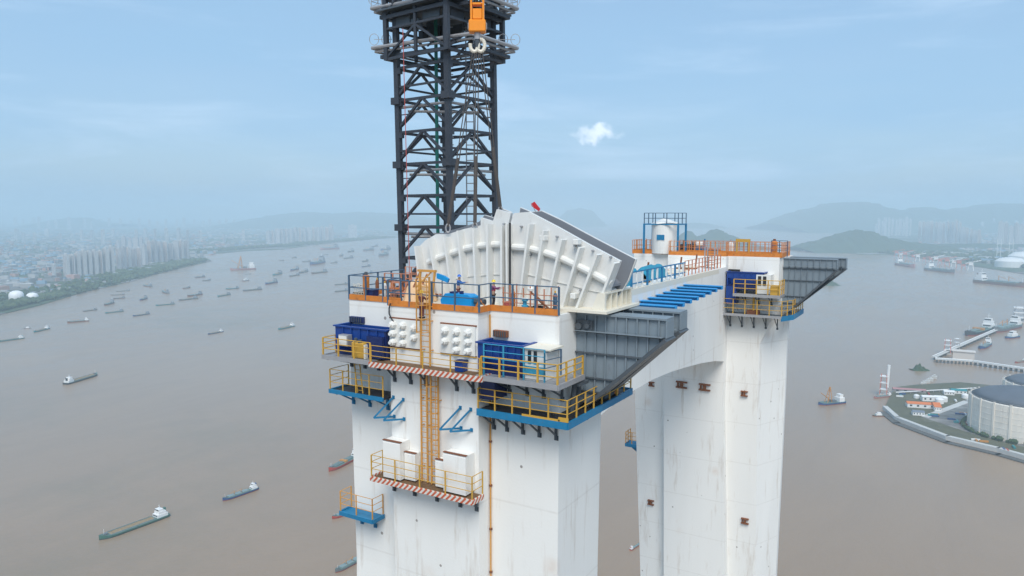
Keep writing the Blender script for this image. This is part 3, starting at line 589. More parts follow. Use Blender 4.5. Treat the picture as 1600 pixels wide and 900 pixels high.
def hall(x, y, wpx, dpx, h, roof, wall, label, rz=0.0):
    p = at(x, y, 2, 4); d = (p - CAM).length; w = wpx / FPX * d / 2; q = dpx / 2; a = YAW - .28 + rz
    t = thing('shed', label, 'building', p); t.rotation_euler = (0, 0, 0); c_, s_ = math.cos(a), math.sin(a)
    def rot(mb): mb.v = [(p.x + X*c_ - Y*s_, p.y + X*s_ + Y*c_, p.z + Z) for X, Y, Z in mb.v]; return mb
    rot(MB().box(-w, w, -q, q, 0, h)).build('wall', wall, t); rot(MB().prism([(-q-.8, h), (q+.8, h), (0, h + q*.35)], 'x', -w - .8, w + .8)).build('roof', roof, t)
    for i in range(4): X = -w*.75 + i*w*.5; rot(MB().box(X - w*.08, X + w*.08, -q - .15, -q + .1, h*.35, h*.75)).build('window', BM['glass'], t)
WH = BM['house']; ORR = mat('orange_roof', (.62, .18, .05), .6); BLR = mat('bluegrey_roof', (.17, .20, .25), .6)
hall(1438, 636, 34, 16, 7, ORR, WH, 'low shed with orange roof left of the white roofed shed'); hall(1456, 626, 26, 12, 8, BM['house'], WH, 'white roofed shed on the terminal grass', .1)
hall(1434, 648, 14, 12, 6, BLR, WH, 'small white hut with blue grey roof by the sea wall'); hall(1462, 639, 8, 30, 7, ORR, WH, 'narrow orange roofed wing of the terminal sheds')
hall(1497, 614, 18, 14, 6, BM['teal'], WH, 'shed with teal roof near the big tank'); hall(1482, 616, 12, 12, 6, BM['house'], WH, 'small white roofed shed next to the teal roofed one')
hall(1420, 612, 40, 12, 5, BM['pink'], M['silver'], 'long pinkish pipe shed on the breakwater')
TW = mat('tank_concrete', (.74, .69, .61), .75, var=.08, scale=.06, tint=(.40, .36, .32), tamt=.6, tscale=.12, stretch=(1, 1, .2)); TR = mat('dark_tank_roof', (.10, .115, .14), .7, var=.2, scale=.05)
def big_tank(x, y, rpx, hpx, label):
    p = at(x, y, 2, 4); d = (p - CAM).length; r = rpx / FPX * d; h = hpx / FPX * d; t = thing('storage_tank', label, 'storage tank', p)
    MB().lathe(p, [(r, 0), (r, h), (r*.985, h + 1.2)], 64).build('tank_wall', TW, t)
    MB().lathe(p, [(r*.97, h + 1.21), (r*.8, h + r*.10), (r*.5, h + r*.17), (r*.15, h + r*.2), (.5, h + r*.202)], 48).build('dome_roof', TR, t, smooth=True)
    bm_ = MB().box(-1.5, 1.5, -.9, .9, 0, h + 2.5).mesh('buttress', TW)
    for i in range(20): a = i * math.pi / 10; inst('buttress', bm_, t, (p.x + (r + .4)*math.cos(a), p.y + (r + .4)*math.sin(a), p.z), (0, 0, a + math.pi/2))
    for k in range(1, 6): MB().lathe((p.x, p.y, p.z + h*k/6), [(r + .05, -.25), (r + .35, -.2), (r + .35, .2), (r + .05, .25)], 64).build('ring_band', TW, t)
    a0 = math.atan2(-p.y, -p.x)
    s = MB(); q = [(p.x + r*k*math.cos(a0 + .3), p.y + r*k*math.sin(a0 + .3), p.z + h + 2 + r*.2*(1 - k*k)) for k in (1, .75, .5, .25, 0)]; s.tube(q, 1.0, 5); s.build('roof_walkway', BM['house'], t)
    s = MB(); n = 72
    for i in range(n): a, b = 2*math.pi*i/n, 2*math.pi*(i+1)/n; A = (p.x + r*.99*math.cos(a), p.y + r*.99*math.sin(a), p.z + h + 3.6); B = (p.x + r*.99*math.cos(b), p.y + r*.99*math.sin(b), p.z + h + 3.6); s.bar(A, B, .25, 4); s.bar(A, (A[0], A[1], p.z + h), .2, 4)
    s.build('roof_railing', M['silver'], t)
    rnd = random.Random(3); s = MB()
    for i in range(120): a = rnd.uniform(0, 6.28); f = rnd.uniform(2, 4.5); s.lathe((p.x + (r + 7)*math.cos(a), p.y + (r + 7)*math.sin(a), p.z), [(f*.6, 0), (f, f), (f*.3, f*1.8)], 6)
    s.build('hedge', M['wood'], label='ring of dark shrubs around the foot of the tank nearest the camera' if hpx > 40 else 'ring of dark shrubs around the rear tank', cat='hedge', kind='stuff')
big_tank(1600, 675, 61, 43, 'huge round concrete tank with dark domed roof at the right edge')
big_tank(1634, 632, 46, 27, 'second concrete tank partly hidden behind the huge one')
p = at(1446, 583, 2, 0)
hill('islet', [(1434, 586), (1440, 580), (1447, 577), (1454, 580), (1460, 586)], 1630, 14, seed=11)
for x, y in ((1443, 601), (1449, 598), (1454, 595), (1460, 591)):
    p = at(x, y, 2, 0); MB().box(p.x - 5, p.x + 5, p.y - 5, p.y + 5, -1, 5).box(p.x - 2, p.x + 2, p.y - 2, p.y + 2, 5, 8).build('mooring_dolphin', M['quay'], label='small white concrete mooring block in the chain behind the breakwater', cat='mooring block', group='mooring blocks behind the breakwater')
# yard clutter: containers, tanks, pipe racks
rnd = random.Random(21); cm_ = [MB().box(-6, 6, -1.3, 1.3, 0, 2.6).mesh('shipping_container', q) for q in (BM['blue'], BM['red'], BM['house'], BM['teal'], BM['or'])]
for i in range(34):
    x, y = rnd.choice(((1462, 648), (1480, 655), (1500, 648), (1490, 625), (1470, 622), (1445, 617), (1410, 618), (1505, 662), (1530, 688), (1575, 702))); p = at(x + rnd.uniform(-9, 9), y + rnd.uniform(-3, 3), 2, 4.1)
    o = bpy.data.objects.new('shipping_container', cm_[i % 5]); COL.objects.link(o); o.location = p; o.rotation_euler = (0, 0, rnd.choice((.2, .25, 1.75))); nm = ('blue', 'red', 'white', 'teal', 'orange')[i % 5]
    tag(o, '%s shipping container standing in the terminal yard' % nm, 'container', nm + ' containers in the terminal yard')
for i, (x, y, r) in enumerate(((1468, 630, 7), (1474, 627, 7), (1432, 622, 5), (1508, 622, 6))):
    p = at(x, y, 2, 4); MB().lathe(p, [(r, 0), (r, r*1.1), (r*.5, r*1.4), (.3, r*1.45)], 18).build('small_tank', BM['house'], label=['left', 'right', 'westmost', 'rear'][i] + ' small white tank ' + ['of the pair beside the white roofed shed', 'of the pair beside the white roofed shed', 'near the pipe shed on the breakwater', 'left of the huge concrete tank'][i], cat='tank')
A, B = at(1400, 613, 2, 8), at(1525, 606, 2, 8); t = thing('pipe_rack', 'long pale pipe rack along the rear edge of the terminal', 'pipe rack', A)
for o in (-1.5, 0, 1.5): MB().bar(A + Vector((0, o, 0)), B + Vector((0, o, 0)), .6, 6).build('pipe', BM['house'], t)
rk = MB().box(-.4, .4, -2.4, 2.4, -8, -.6).mesh('support', M['silver'])
for i in range(14): inst('support', rk, t, A.lerp(B, (i + .5) / 14))
for i in range(14):
    x = 1398 + i * 9 + random.uniform(-3, 3); y = 402 + i * 1.6; p = at(x, y, 2, 3); d = (p - CAM).length; h = random.uniform(7, 13) / FPX * d; red = i % 3 != 1
    t = thing('harbour_crane', '%s harbour crane from the left on the quay of the far right shore' % ORD[i], 'crane', p); m_ = MBW if red else BM['house']
    for sx in (-1, 1): MB().bar((p.x + sx*h*.25, p.y, 3), (p.x + sx*h*.15, p.y, h), h*.05, 4).build('leg', m_, t)
    MB().bar((p.x - h*.5, p.y, h*.8), (p.x + h*.9, p.y, h*1.15), h*.05, 4).build('boom', m_, t); MB().box(p.x - h*.2, p.x + h*.2, p.y - h*.15, p.y + h*.15, h*.6, h*.85).build('cab', m_, t)
for i in range(26):
    x = 1470 + random.uniform(0, 140); y = 404 + (x - 1470) * .09 + random.uniform(-8, 1); p = at(x, y, 2, 3); w = random.uniform(50, 130)
    o = bpy.data.objects.new('warehouse', HM[(0, 0, 1, 2)[i % 4]][1]); COL.objects.link(o); o.location = p; o.scale = (w, w*.5, 22); o.rotation_euler = (0, 0, YAW - .3)
    tag(o, 'long %s-roofed warehouse behind the quay of the far right shore' % ('white', 'white', 'grey', 'blue')[i % 4], 'warehouse', '%s warehouses on the far right quay' % ('white', 'white', 'grey', 'blue')[i % 4])
# port on the far right shore
for i, (x, y, r) in enumerate(((1578, 417, 17), (1603, 411, 20))):
    p = at(x, y, 2, 3); d = (p - CAM).length; rr = r / FPX * d
    MB().lathe(p, [(rr, 0), (rr, rr*.45), (rr*.7, rr*.66), (rr*.1, rr*.75)], 24).build('oil_tank', BM['house'], label=('broad white oil tank on the far port shore, left one', 'broad white oil tank on the far port shore at the very edge')[i], cat='oil tank', smooth=False)
for i, x in enumerate((1560, 1579)):
    p = at(x, 404, 2, 3); d = (p - CAM).length; h = 26 / FPX * d; t = thing('quay_crane', ('left', 'right')[i] + ' one of two pale quay cranes above the white oil tanks', 'crane', p)
    for sx in (-1, 1): MB().bar((p.x + sx*12, p.y, 3), (p.x + sx*12, p.y, h), 2.2, 4).build('leg', BM['house'], t)
    MB().bar((p.x - 20, p.y - 25, h*.75), (p.x + 20, p.y + 40, h*.75), 2.5, 4).build('boom', BM['house'], t)
# ================================================================== THE BRIDGE TOWER (X = along the bridge, Y = across it)
V0, VR, ZD = 38.6, 39.95, 343.8
UL, U1, U2, UR = -37.75, -32.8, -25.55, -20.45
def leg_plan(uo0, u1, u2, uo1, va, vb, vc, vd):
    """cross-shaped plan: ribs proud of both faces"""
    return [(uo0, vb), (u1, vb), (u1, va), (u2, va), (u2, vb), (uo1, vb), (uo1, vc), (u2, vc), (u2, vd), (u1, vd), (u1, vc), (uo0, vc)]
def loft(s, plans):
    n = len(plans[0][0]); b = len(s.v)
    for pl, z in plans: s.v += [(x, y, z) for x, y in pl]
    for k in range(len(plans) - 1):
        for i in range(n): j = (i + 1) % n; s.f.append((b+k*n+i, b+k*n+j, b+(k+1)*n+j, b+(k+1)*n+i)); s.m.append(0)
    s.f.append(tuple(b+i for i in range(n))[::-1]); s.m.append(0); s.f.append(tuple(b+(len(plans)-1)*n+i for i in range(n))); s.m.append(0); return s
tower = thing('bridge_tower', 'white painted concrete bridge tower with two legs joined by a cross beam', 'bridge tower', (-29, 78, 0))
near = leg_plan(UL, U1, U2, UR, V0, VR, 46.4, 47.7)
def scl_plan(pl, ku, kv, dv):
    cu = -29.1; cv = 43
    return [(cu + (u - cu) * ku, cv + (v - cv) * kv + dv) for u, v in pl]
loft(MB(), [(scl_plan(near, 1.35, 1.4, -14), -3), (scl_plan(near, 1.0, 1.0, -1.5), 250), (scl_plan(near, .99, .97, 0), 324), (near, 336.5), (near, 336.6), (near, ZD)]).build('leg', M['white'], tower, label='near leg of the tower')
FI, FR_, FO = 108.0, 109.4, 115.5
farT = [(-42.9, FR_), (-36.9, FR_), (-36.9, FI), (-28.1, FI), (-28.1, FR_), (-20.95, FR_), (-20.3, 114.6), (-20.3, FO + .5), (-28.1, FO + .5), (-28.1, FO + 2), (-36.9, FO + 2), (-36.9, FO + .5), (-42.9, FO + .5)]
farM = [(-42.4, FR_), (-37.1, FR_), (-37.1, FI), (-28.0, FI), (-28.0, FR_), (-23.3, FR_), (-20.6, 115.4), (-20.6, FO + .8), (-28.0, FO + .8), (-28.0, FO + 2.5), (-37.1, FO + 2.5), (-37.1, FO + .8), (-42.4, FO + .8)]
farB = [(-40.9, FR_ + .2), (-36.5, FR_ + .2), (-36.5, FI + .2), (-26.7, FI + .2), (-26.7, FR_ + .2), (-22.7, FR_ + .2), (-20.8, 114.4), (-20.8, FO), (-26.7, FO), (-26.7, FO + 2), (-36.5, FO + 2), (-36.5, FO), (-40.9, FO)]
loft(MB(), [([(-31 + (u + 31) * 1.35, 112 + (v - 112) * 1.35 + 14) for u, v in farB], -3), (farB, 290), (farM, 322), (farM, 331), (farT, 337), (farT, ZD)]).build('leg', M['white'], tower, label='far leg of the tower')
# cross beam: flat deck, arched soffit
BU0, BU1, BZ = -35.8, -28.02, 341.9
ar = [(47.71, 326.2), (50, 327.6), (55, 329.4), (60, 330.4), (66, 331.1), (72, 331.45), (78, 331.5), (84, 331.2), (90, 330.7), (97, 330.0), (103, 329.2), (107.98, 328.3)]
MB().prism([(47.71, BZ)] + ar + [(107.98, BZ + .4)], 'x', BU0, BU1).build('cross_beam', M['white'], tower)
# low parapet kerb along the visible edge of the beam deck
MB().box(BU1 - .5, BU1 + .004, 50, 104, BZ - .3, BZ + .35).build('kerb', M['cream'], tower)
# rusty anchor boxes left in the concrete
def anchor(u, v, z, w=.9, h=.8, d=.35):
    g = MB(); g.box(u - w/2, u + w/2, v - d, v + .05, z + h*.30, z + h*.5); g.box(u - w/2, u + w/2, v - d, v + .05, z - h*.5, z - h*.30); g.box(u - w*.12, u + w*.12, v - d*.8, v + .05, z - h*.3, z + h*.3); g.box(u - w*.4, u - w*.28, v - d*.8, v + .05, z - h*.3, z + h*.3)
    g.build('anchor_block', M['rust'], tower)
for x, y, v, w in ((1018, 600, FR_, .9), (1065, 601, FI, 1.7), (1101, 605, FI, 1.7), (1163, 615, FR_, 1.0), (1017, 785, FR_ + .1, 1.0), (1164, 814, FR_ + .1, 1.1)):
    p = at(x, y, 1, v - .1); anchor(p.x, v, p.z, w, w * .62 if w > 1.2 else w*.8)
# rust-stained drain pipe down the step of the near leg
MB().bar((-25.47, VR - .07, ZD - .3), (-25.47, VR - .05, 318), .05, 8).build('drain_pipe', M['ladder'], tower)
for z in range(320, 343, 3): MB().box(-25.54, -25.38, VR - .14, VR + .02, z, z + .12).build('pipe_clamp', M['rust'], tower)
# ------------------------------------------------------------------ railings and platforms
PM_ = {}
def post_mesh(h, r, m):
    k = (round(h, 2), r, m.name)
    if k not in PM_: PM_[k] = MB().box(-r, r, -r, r, 0, h).mesh('post', m)
    return PM_[k]
def railing(t, path, z, h, m, gap=1.5, r=.04, lv=(.4, .7, 1.0), toe=None, skip=(), toeh=.35):
    for a, b in zip(path, path[1:]):
        a = Vector(a); b = Vector(b); n = max(1, round((b - a).length / gap))
        for i in range(n + 1):
            if i == n and b != Vector(path[-1]): continue
            p = a.lerp(b, i / n); inst('post', post_mesh(h, r * 1.15, m), t, (p.x, p.y, z))
        for k in lv:
            MB().bar((a.x, a.y, z + h*k), (b.x, b.y, z + h*k), r * .85, 5).build('rail', m, t)
        if toe:
            d = (b - a).normalized(); q = Vector((-d.y, d.x)) * .05; c = [a + q, a - q, b - q, b + q]
            MB().prism([(v.x, v.y) for v in c], 'z', z - .03, z + toeh).build('toe_board', toe, t)
def bracket(t, u, vw, vo, z, drop, m, inset=0):
    """triangular bracket under a platform, in the plane across the bridge"""
    MB().box(u - .07, u + .07, vo + .05, vw, z - .16, z).bar((u, vo + .25, z - .1), (u, vw - .05, z - drop), .07, 4).box(u - .07, u + .07, vw - .16, vw - .01, z - drop - .25, z - .16).box(u - .14, u + .14, vw - .05, vw, z - drop - .3, z - drop).build('bracket', m, t)
def slab(t, u0, u1, v0, v1, z, m, th=.12, name='deck_plank', n=None, along='u'):
    """decking made of planks"""
    n = n or max(2, round((v1 - v0 if along == 'u' else u1 - u0) / .5))
    for i in range(n):
        if along == 'u': a = v0 + (v1 - v0) * i / n; MB().box(u0, u1, a + .015, v0 + (v1 - v0) * (i + 1) / n - .015, z - th, z - (i % 2) * .006).build(name, m, t)
        else: a = u0 + (u1 - u0) * i / n; MB().box(a + .015, u0 + (u1 - u0) * (i + 1) / n - .015, v0, v1, z - th, z - (i % 2) * .006).build(name, m, t)
def fascia(t, path, z, h, m, th=.07):
    for a, b in zip(path, path[1:]):
        a = Vector(a); b = Vector(b); d = (b - a).normalized(); q = Vector((-d.y, d.x)) * th
        MB().prism([(v.x, v.y) for v in (a + q, a - q, b - q, b + q)], 'z', z - h, z + .02).build('edge_board', m, t)
# --- left upper platform round the blue box
t = thing('work_platform', 'upper left work platform with yellow railing in front of the blue jack box', 'platform', (-35, 38, 340))
slab(t, -37.95, -33.5, 37.35, 39.93, 340.0, M['silver']); fascia(t, [(-37.95, 39.9), (-37.95, 37.3), (-33.5, 37.3)], 340.05, .28, M['silver'])
railing(t, [(-37.9, 39.9), (-37.9, 37.35), (-33.5, 37.35)], 340, 1.3, M['yellow'])
for u in (-37.6, -36.3, -35.0): bracket(t, u, 39.93, 37.4, 339.85, .8, M['dgrey'])
# --- striped middle walkway
t = thing('work_platform', 'upper walkway with red and white striped edge across the central rib', 'platform', (-29, 38, 340))
slab(t, -33.6, -24.5, 37.3, 38.58, 339.95, M['plank']); fascia(t, [(-33.5, 37.22), (-24.45, 37.22), (-24.45, 38.55)], 340.0, .32, M['stripe'])
railing(t, [(-33.4, 37.3), (-24.6, 37.3)], 339.95, 1.2, M['yellow'], 2.2, .03)
for u in (-32.4, -31, -29.7, -27.2, -25.9): bracket(t, u, 38.59, 37.35, 339.8, 1.0, M['dgrey'])
# --- left lower platform
t = thing('work_platform', 'lower left work platform with teal edge under the blue jack box', 'platform', (-35, 38, 337.5))
slab(t, -38.0, -33.0, 38.0, 39.93, 337.35, M['black']); fascia(t, [(-38.0, 39.9), (-38.0, 37.95), (-32.95, 37.95)], 337.42, .26, M['teal'])
railing(t, [(-37.95, 39.9), (-37.95, 38.0), (-33.0, 38.0)], 337.35, 1.55, M['yellow'], 1.4, .03)
for u in (-37.5, -35.9, -34.2): bracket(t, u, 39.94, 38.1, 337.2, .95, M['teal'])
for u in (-35.6, -35.1): MB().bar((u - .5, 38.5, 339.9), (u, 38.3, 337.4), .05, 5).build('ladder_stile', M['yellow'], t)
lm = MB().bar((-.25, .0, 0), (.25, -.0, 0), .025, 5).mesh('ladder_rung', M['yellow'])
for i in range(7): k = (i + .5) / 7; inst('ladder_rung', lm, t, (-35.85 + .5*k, 38.5 - .2*k, 339.9 - 2.5*k))
# --- right upper platform
t = thing('work_platform', 'upper right work platform with yellow and light blue railings beside the blue box', 'platform', (-22, 39, 340))
slab(t, -24.9, -19.3, 37.5, 39.93, 340.0, M['silver']); slab(t, -20.44, -19.3, 39.95, 41.0, 340.0, M['silver'])
fascia(t, [(-24.9, 37.42), (-19.25, 37.42), (-19.25, 41.0)], 340.05, .3, M['silver'])
railing(t, [(-24.6, 37.5), (-19.3, 37.5), (-19.3, 40.9)], 340, 1.25, M['yellow'], 1.3, .045)
railing(t, [(-24.7, 37.95), (-20.4, 37.95)], 340, 1.95, M['cyan'], 1.45, .035, (.55, .78, 1.0)); railing(t, [(-20.4, 37.95), (-20.1, 39.5)], 340.2, 1.6, M['rblue'], 1.5, .035)
for u in (-24.0, -22.7, -21.5, -20.2): bracket(t, u, 39.94, 37.6, 339.85, 1.1, M['dgrey'])
# --- right lower platform turning round the corner
t = thing('work_platform', 'lower right work platform with bright blue edge wrapping round the leg corner', 'platform', (-22, 40, 337.5))
slab(t, -25.3, -18.95, 38.1, 39.93, 337.65, M['black']); slab(t, -20.4, -18.95, 39.95, 48.2, 337.65, M['black'])
fascia(t, [(-25.3, 38.05), (-18.9, 38.05), (-18.9, 48.2), (-20.4, 48.2)], 337.72, .42, M['teal'])
railing(t, [(-25.25, 39.8), (-25.25, 38.1), (-18.95, 38.1), (-18.95, 48.1), (-20.3, 48.1)], 337.65, 1.4, M['yellow'], 1.25, .035)
MB().box(-19.5, -18.85, 38.0, 38.08, 337.75, 338.0).box(-22, -19.4, 38.0, 38.06, 337.74, 337.86).build('orange_edge_strip', M['yellow'], t)
for u in (-25.2, -24.2, -23.0, -21.8, -20.6): bracket(t, u, 39.94, 38.15, 337.35, 1.15, M['dgrey'])
for v in (41, 43, 45, 47): MB().box(-20.46, -18.95, v - .07, v + .07, 337.2, 337.36).build('bracket', M['teal'], t)
# --- lowest striped platform under the ladder
t = thing('work_platform', 'lowest striped platform with rusty plank deck at the foot of the ladder', 'platform', (-29, 38, 332))
slab(t, -33.6, -25.2, 37.3, 38.58, 331.9, M['plank']); fascia(t, [(-33.6, 38.5), (-33.6, 37.25), (-25.15, 37.25), (-25.15, 38.5)], 331.98, .3, M['stripe'])
railing(t, [(-33.55, 38.5), (-33.55, 37.3), (-25.2, 37.3), (-25.2, 38.5)], 331.9, 1.6, M['yellow'], 2.2, .032)
for u in (-32.6, -30.8, -28.9, -27.0, -25.7): bracket(t, u, 38.59, 37.35, 331.75, .75, M['dgrey'])
# --- small blue platform at the left edge
t = thing('work_platform', 'small blue platform low on the left edge of the near leg', 'platform', (-36.4, 39, 328.4))
slab(t, -37.9, -34.8, 38.7, 39.9, 328.0, M['teal']); fascia(t, [(-37.95, 39.9), (-37.95, 38.65), (-34.75, 38.65), (-34.75, 39.9)], 328.06, .28, M['teal'])
railing(t, [(-37.9, 39.85), (-37.9, 38.7), (-34.8, 38.7), (-34.8, 39.85)], 328, 1.6, M['ladder'], 1.6, .03)
for u in (-36.9, -35.6): bracket(t, u, 39.92, 38.75, 327.85, .7, M['teal'])
# --- small platform on the far leg's left face
p = at(992, 700, 1, 108.5)
t = thing('work_platform', 'small blue platform on the left face of the far leg', 'platform', (-43, 111, p.z))
slab(t, -44.0, -41.2, 109.9, 112.0, p.z, M['teal']); fascia(t, [(-44.05, 112.0), (-44.05, 109.85), (-41.3, 109.85)], p.z + .06, .5, M['teal'])
railing(t, [(-44.0, 111.9), (-44.0, 109.9), (-41.9, 109.9)], p.z, 2.0, M['ladder'], 1.0, .05)
MB().prism([(-43.6, p.z - .5), (-41.3, p.z - .5), (-41.3, p.z - 2.0)], 'y', 110.6, 110.8).build('bracket', M['teal'], t)
# ------------------------------------------------------------------ blue jack boxes
def jackbox(label, u0, u1, v0, v1, z0, z1, extra=None):
    t = thing('blue_steel_box', label, 'steel box', (u0, v0, z0)); w = .16
    MB().box(u0, u1, v1 - w, v1, z0, z1).build('back_panel', M['blue'], t)
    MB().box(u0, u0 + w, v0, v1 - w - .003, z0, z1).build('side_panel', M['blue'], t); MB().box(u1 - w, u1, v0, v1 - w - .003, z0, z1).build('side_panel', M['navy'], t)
    MB().box(u0 + w + .003, u1 - w - .003, v0, v0 + w, z1 - (z1 - z0) * .42, z1 - .01).build('front_panel', M['blue'], t)
    MB().box(u0 - .12, u1 + .12, v0 - .12, v0 + .12, z1 + .003, z1 + .1).box(u0 - .12, u0 + .12, v0 + .12, v1, z1 + .003, z1 + .1).box(u1 - .12, u1 + .12, v0 + .12, v1, z1 + .003, z1 + .1).build('top_flange', M['blue'], t)
    sm = MB().box(-.05, .05, -.09, 0, 0, (z1 - z0) * .42 - .02).mesh('stiffener', M['blue'])
    for i in range(1, 6): inst('stiffener', sm, t, (u0 + (u1 - u0) * i / 6, v0 - .003, z1 - (z1 - z0) * .42))
    MB().box(u0 + .1, u1 - .1, v0 + .1, v1 - w - .01, z0 - .5, z0 + .1).build('jack_base', M['navy'], t)
    return t
t = jackbox('open royal blue steel box on the left of the near leg', -37.6, -32.9, 38.3, 39.92, 340.2, 342.0)
MB().box(-34.4, -33.0, 38.0, 38.28, 340.1, 341.6).build('dark_panel', M['navy'], t)
t2 = thing('control_cabinet', 'pale square cabinet hanging in front of the left blue box', 'cabinet', (-36.4, 38, 341)); MB().box(-36.75, -35.9, 37.7, 38.2, 340.75, 341.55).build('case', M['silver'], t2, bevel=.02); MB().box(-36.68, -35.97, 37.66, 37.698, 340.82, 341.48).build('door', M['steelw'], t2)
t2 = thing('pump_unit', 'beige pump unit behind the left yellow railing', 'pump', (-35, 38, 340)); MB().box(-35.6, -34.5, 37.75, 38.25, 340.02, 341.1).build('tank', M['yellow'], t2, bevel=.05); MB().bar((-35.3, 37.9, 341.1), (-35.3, 37.9, 341.4), .12, 10).bar((-34.9, 37.9, 341.1), (-34.9, 37.9, 341.3), .15, 10).build('motor', M['dgrey'], t2); MB().box(-34.45, -34.3, 37.75, 38.2, 340.02, 341.0).build('frame', M['cream'], t2)
t = jackbox('open royal blue steel box on the right of the near leg', -25.35, -22.1, 38.25, 39.92, 340.1, 341.9)
MB().box(-25.3, -24.2, 38.4, 39.9, 338.3, 339.6).build('lower_jack', M['navy'], t)
for lab, u, v in (('dark bolted vent box above the left blue box', -36.9, VR), ('dark bolted vent box above the right blue box', -24.6, VR)):
    q = thing('vent_box', lab, 'vent box', (u, v - .25, 342.2)); wv = 1.3 if u < -30 else 1.05
    MB().box(u - wv/2, u + wv/2, v - .3, v - .01, 342.12, 342.55).build('case', M['navy'] if u < -30 else M['rust'], q, bevel=.02)
    rm = MB().box(-.03, .03, -.06, 0, 0, .36).mesh('rib', M['dgrey'])
    for i in range(6): inst('rib', rm, q, (u - wv*.4 + wv*.16*i, v - .303, 342.16))
t = thing('control_cabin', 'small white control cabin with dark slit windows on the upper right platform', 'cabin', (-21.2, 39, 340))
MB().box(-22.0, -20.5, 38.35, 39.9, 340.0, 341.85).build('wall', M['steelw'], t, bevel=.02); MB().box(-22.15, -20.15, 38.2, 39.93, 341.853, 341.95).build('roof', M['cream'], t)
for u in (-21.75, -21.35): MB().box(u, u + .22, 38.30, 38.34, 340.95, 341.75).build('window', BM['glass'], t)
MB().box(-21.95, -20.6, 38.25, 38.34, 340.3, 340.8).build('lower_panel', M['cyan'], t)
t = thing('blue_tool_chest', 'dark blue chest standing on the striped upper walkway', 'chest', (-26.5, 38.2, 340)); MB().box(-26.9, -26.3, 37.9, 38.5, 339.96, 340.6).build('box', M['blue'], t, bevel=.02); MB().box(-26.95, -26.25, 37.85, 38.52, 340.603, 340.67).build('lid', M['navy'], t)
# ------------------------------------------------------------------ anchor head panels
def boss_panel(label, u0, u1, z0, z1, spots):
    t = thing('cap_plate', label, 'cap plate', (u0, V0, z0))
    MB().box(u0, u1, V0 - .14, V0 - .005, z0, z1).build('plate', M['steelw'], t)
    MB().box(u0 - .06, u1 + .06, V0 - .1, V0 - .004, z1 + .003, z1 + .09).build('edge_angle', M['rust'], t); MB().box(u0 - .06, u1 + .06, V0 - .1, V0 - .004, z0 - .09, z0 - .003).build('edge_angle', M['rust'], t)
    o = MB(); n = 8; o.v = []; prof = [(.27, 0), (.27, -.16), (.21, -.30), (.13, -.34), (.12, -.46)]
    for r, y in prof:
        for i in range(n): a = 2*math.pi*i/n; o.v.append((r*math.cos(a), y, r*math.sin(a)))
    for j in range(len(prof)-1):
        for i in range(n): o.f.append((j*n+i, j*n+(i+1) % n, (j+1)*n+(i+1) % n, (j+1)*n+i)); o.m.append(0)
    o.f.append(tuple(range((len(prof)-1)*n, len(prof)*n))); o.m.append(0); bm_ = o.mesh('anchor_cap', M['steelw'], smooth=False)
    for u, z in spots: inst('anchor_cap', bm_, t, (u, V0 - .14, z))
boss_panel('left bolted panel of round white anchor caps beside the ladder', -32.7, -30.1, 341.0, 342.9, [(u, z) for u in (-32.35, -31.5) for z in (342.5, 341.9, 341.3)] + [(-30.55, 342.4), (-30.55, 341.75)])
boss_panel('right bolted panel of round white anchor caps beside the ladder', -28.4, -25.7, 340.95, 342.85, [(-28.0, 342.45), (-28.0, 341.75)] + [(u, z) for u in (-27.1, -26.2) for z in (342.45, 341.85, 341.25)])
# ------------------------------------------------------------------ caged ladders
def ladder(label, u, v, z0, z1, w=.6, cage=True):
    t = thing('caged_ladder', label, 'ladder', (u, v, z0))
    for q in (-w/2, w/2): MB().box(u + q - .045, u + q + .045, v - .05, v + .05, z0, z1).build('stile', M['ladder'], t)
    rm = MB().bar((-w/2, 0, 0), (w/2, 0, 0), .028, 5).mesh('rung', M['ladder']); n = int((z1 - z0) / .36)
    for i in range(n): inst('rung', rm, t, (u, v, z0 + .2 + i * .36))
    if cage:
        hp = [(-w/2, 0), (-w*.55, -.35), (-w*.3, -.65), (w*.3, -.65), (w*.55, -.35), (w/2, 0)]
        s = MB()
        for a, b in zip(hp, hp[1:]): s.bar((a[0], a[1], 0), (b[0], b[1], 0), .03, 4)
        hm = s.mesh('cage_hoop', M['ladder']); z = z0 + 2.3
        while z < z1: inst('cage_hoop', hm, t, (u, v, z)); z += .9
        for a in hp[1:-1]: MB().bar((u + a[0], v + a[1], z0 + 2.3), (u + a[0], v + a[1], z1 - .1), .025, 4).build('cage_strip', M['ladder'], t)
    for z in (z0 + 1, (z0 + z1) / 2, z1 - 2): MB().box(u - w/2, u - w/2 + .06, v + .05, V0 - .003, z, z + .06).box(u + w/2 - .06, u + w/2, v + .05, V0 - .003, z, z + .06).build('standoff', M['ladder'], t)
    return t
ladder('lower orange caged ladder between the two striped platforms', -28.75, 38.2, 332.0, 339.7)
ladder('plain orange ladder left of the lower caged ladder', -29.7, 38.3, 332.0, 339.7, .5, False)
ladder('upper orange caged ladder rising past the anchor panels to the deck', -29.45, 38.2, 340.0, 345.9, .75)
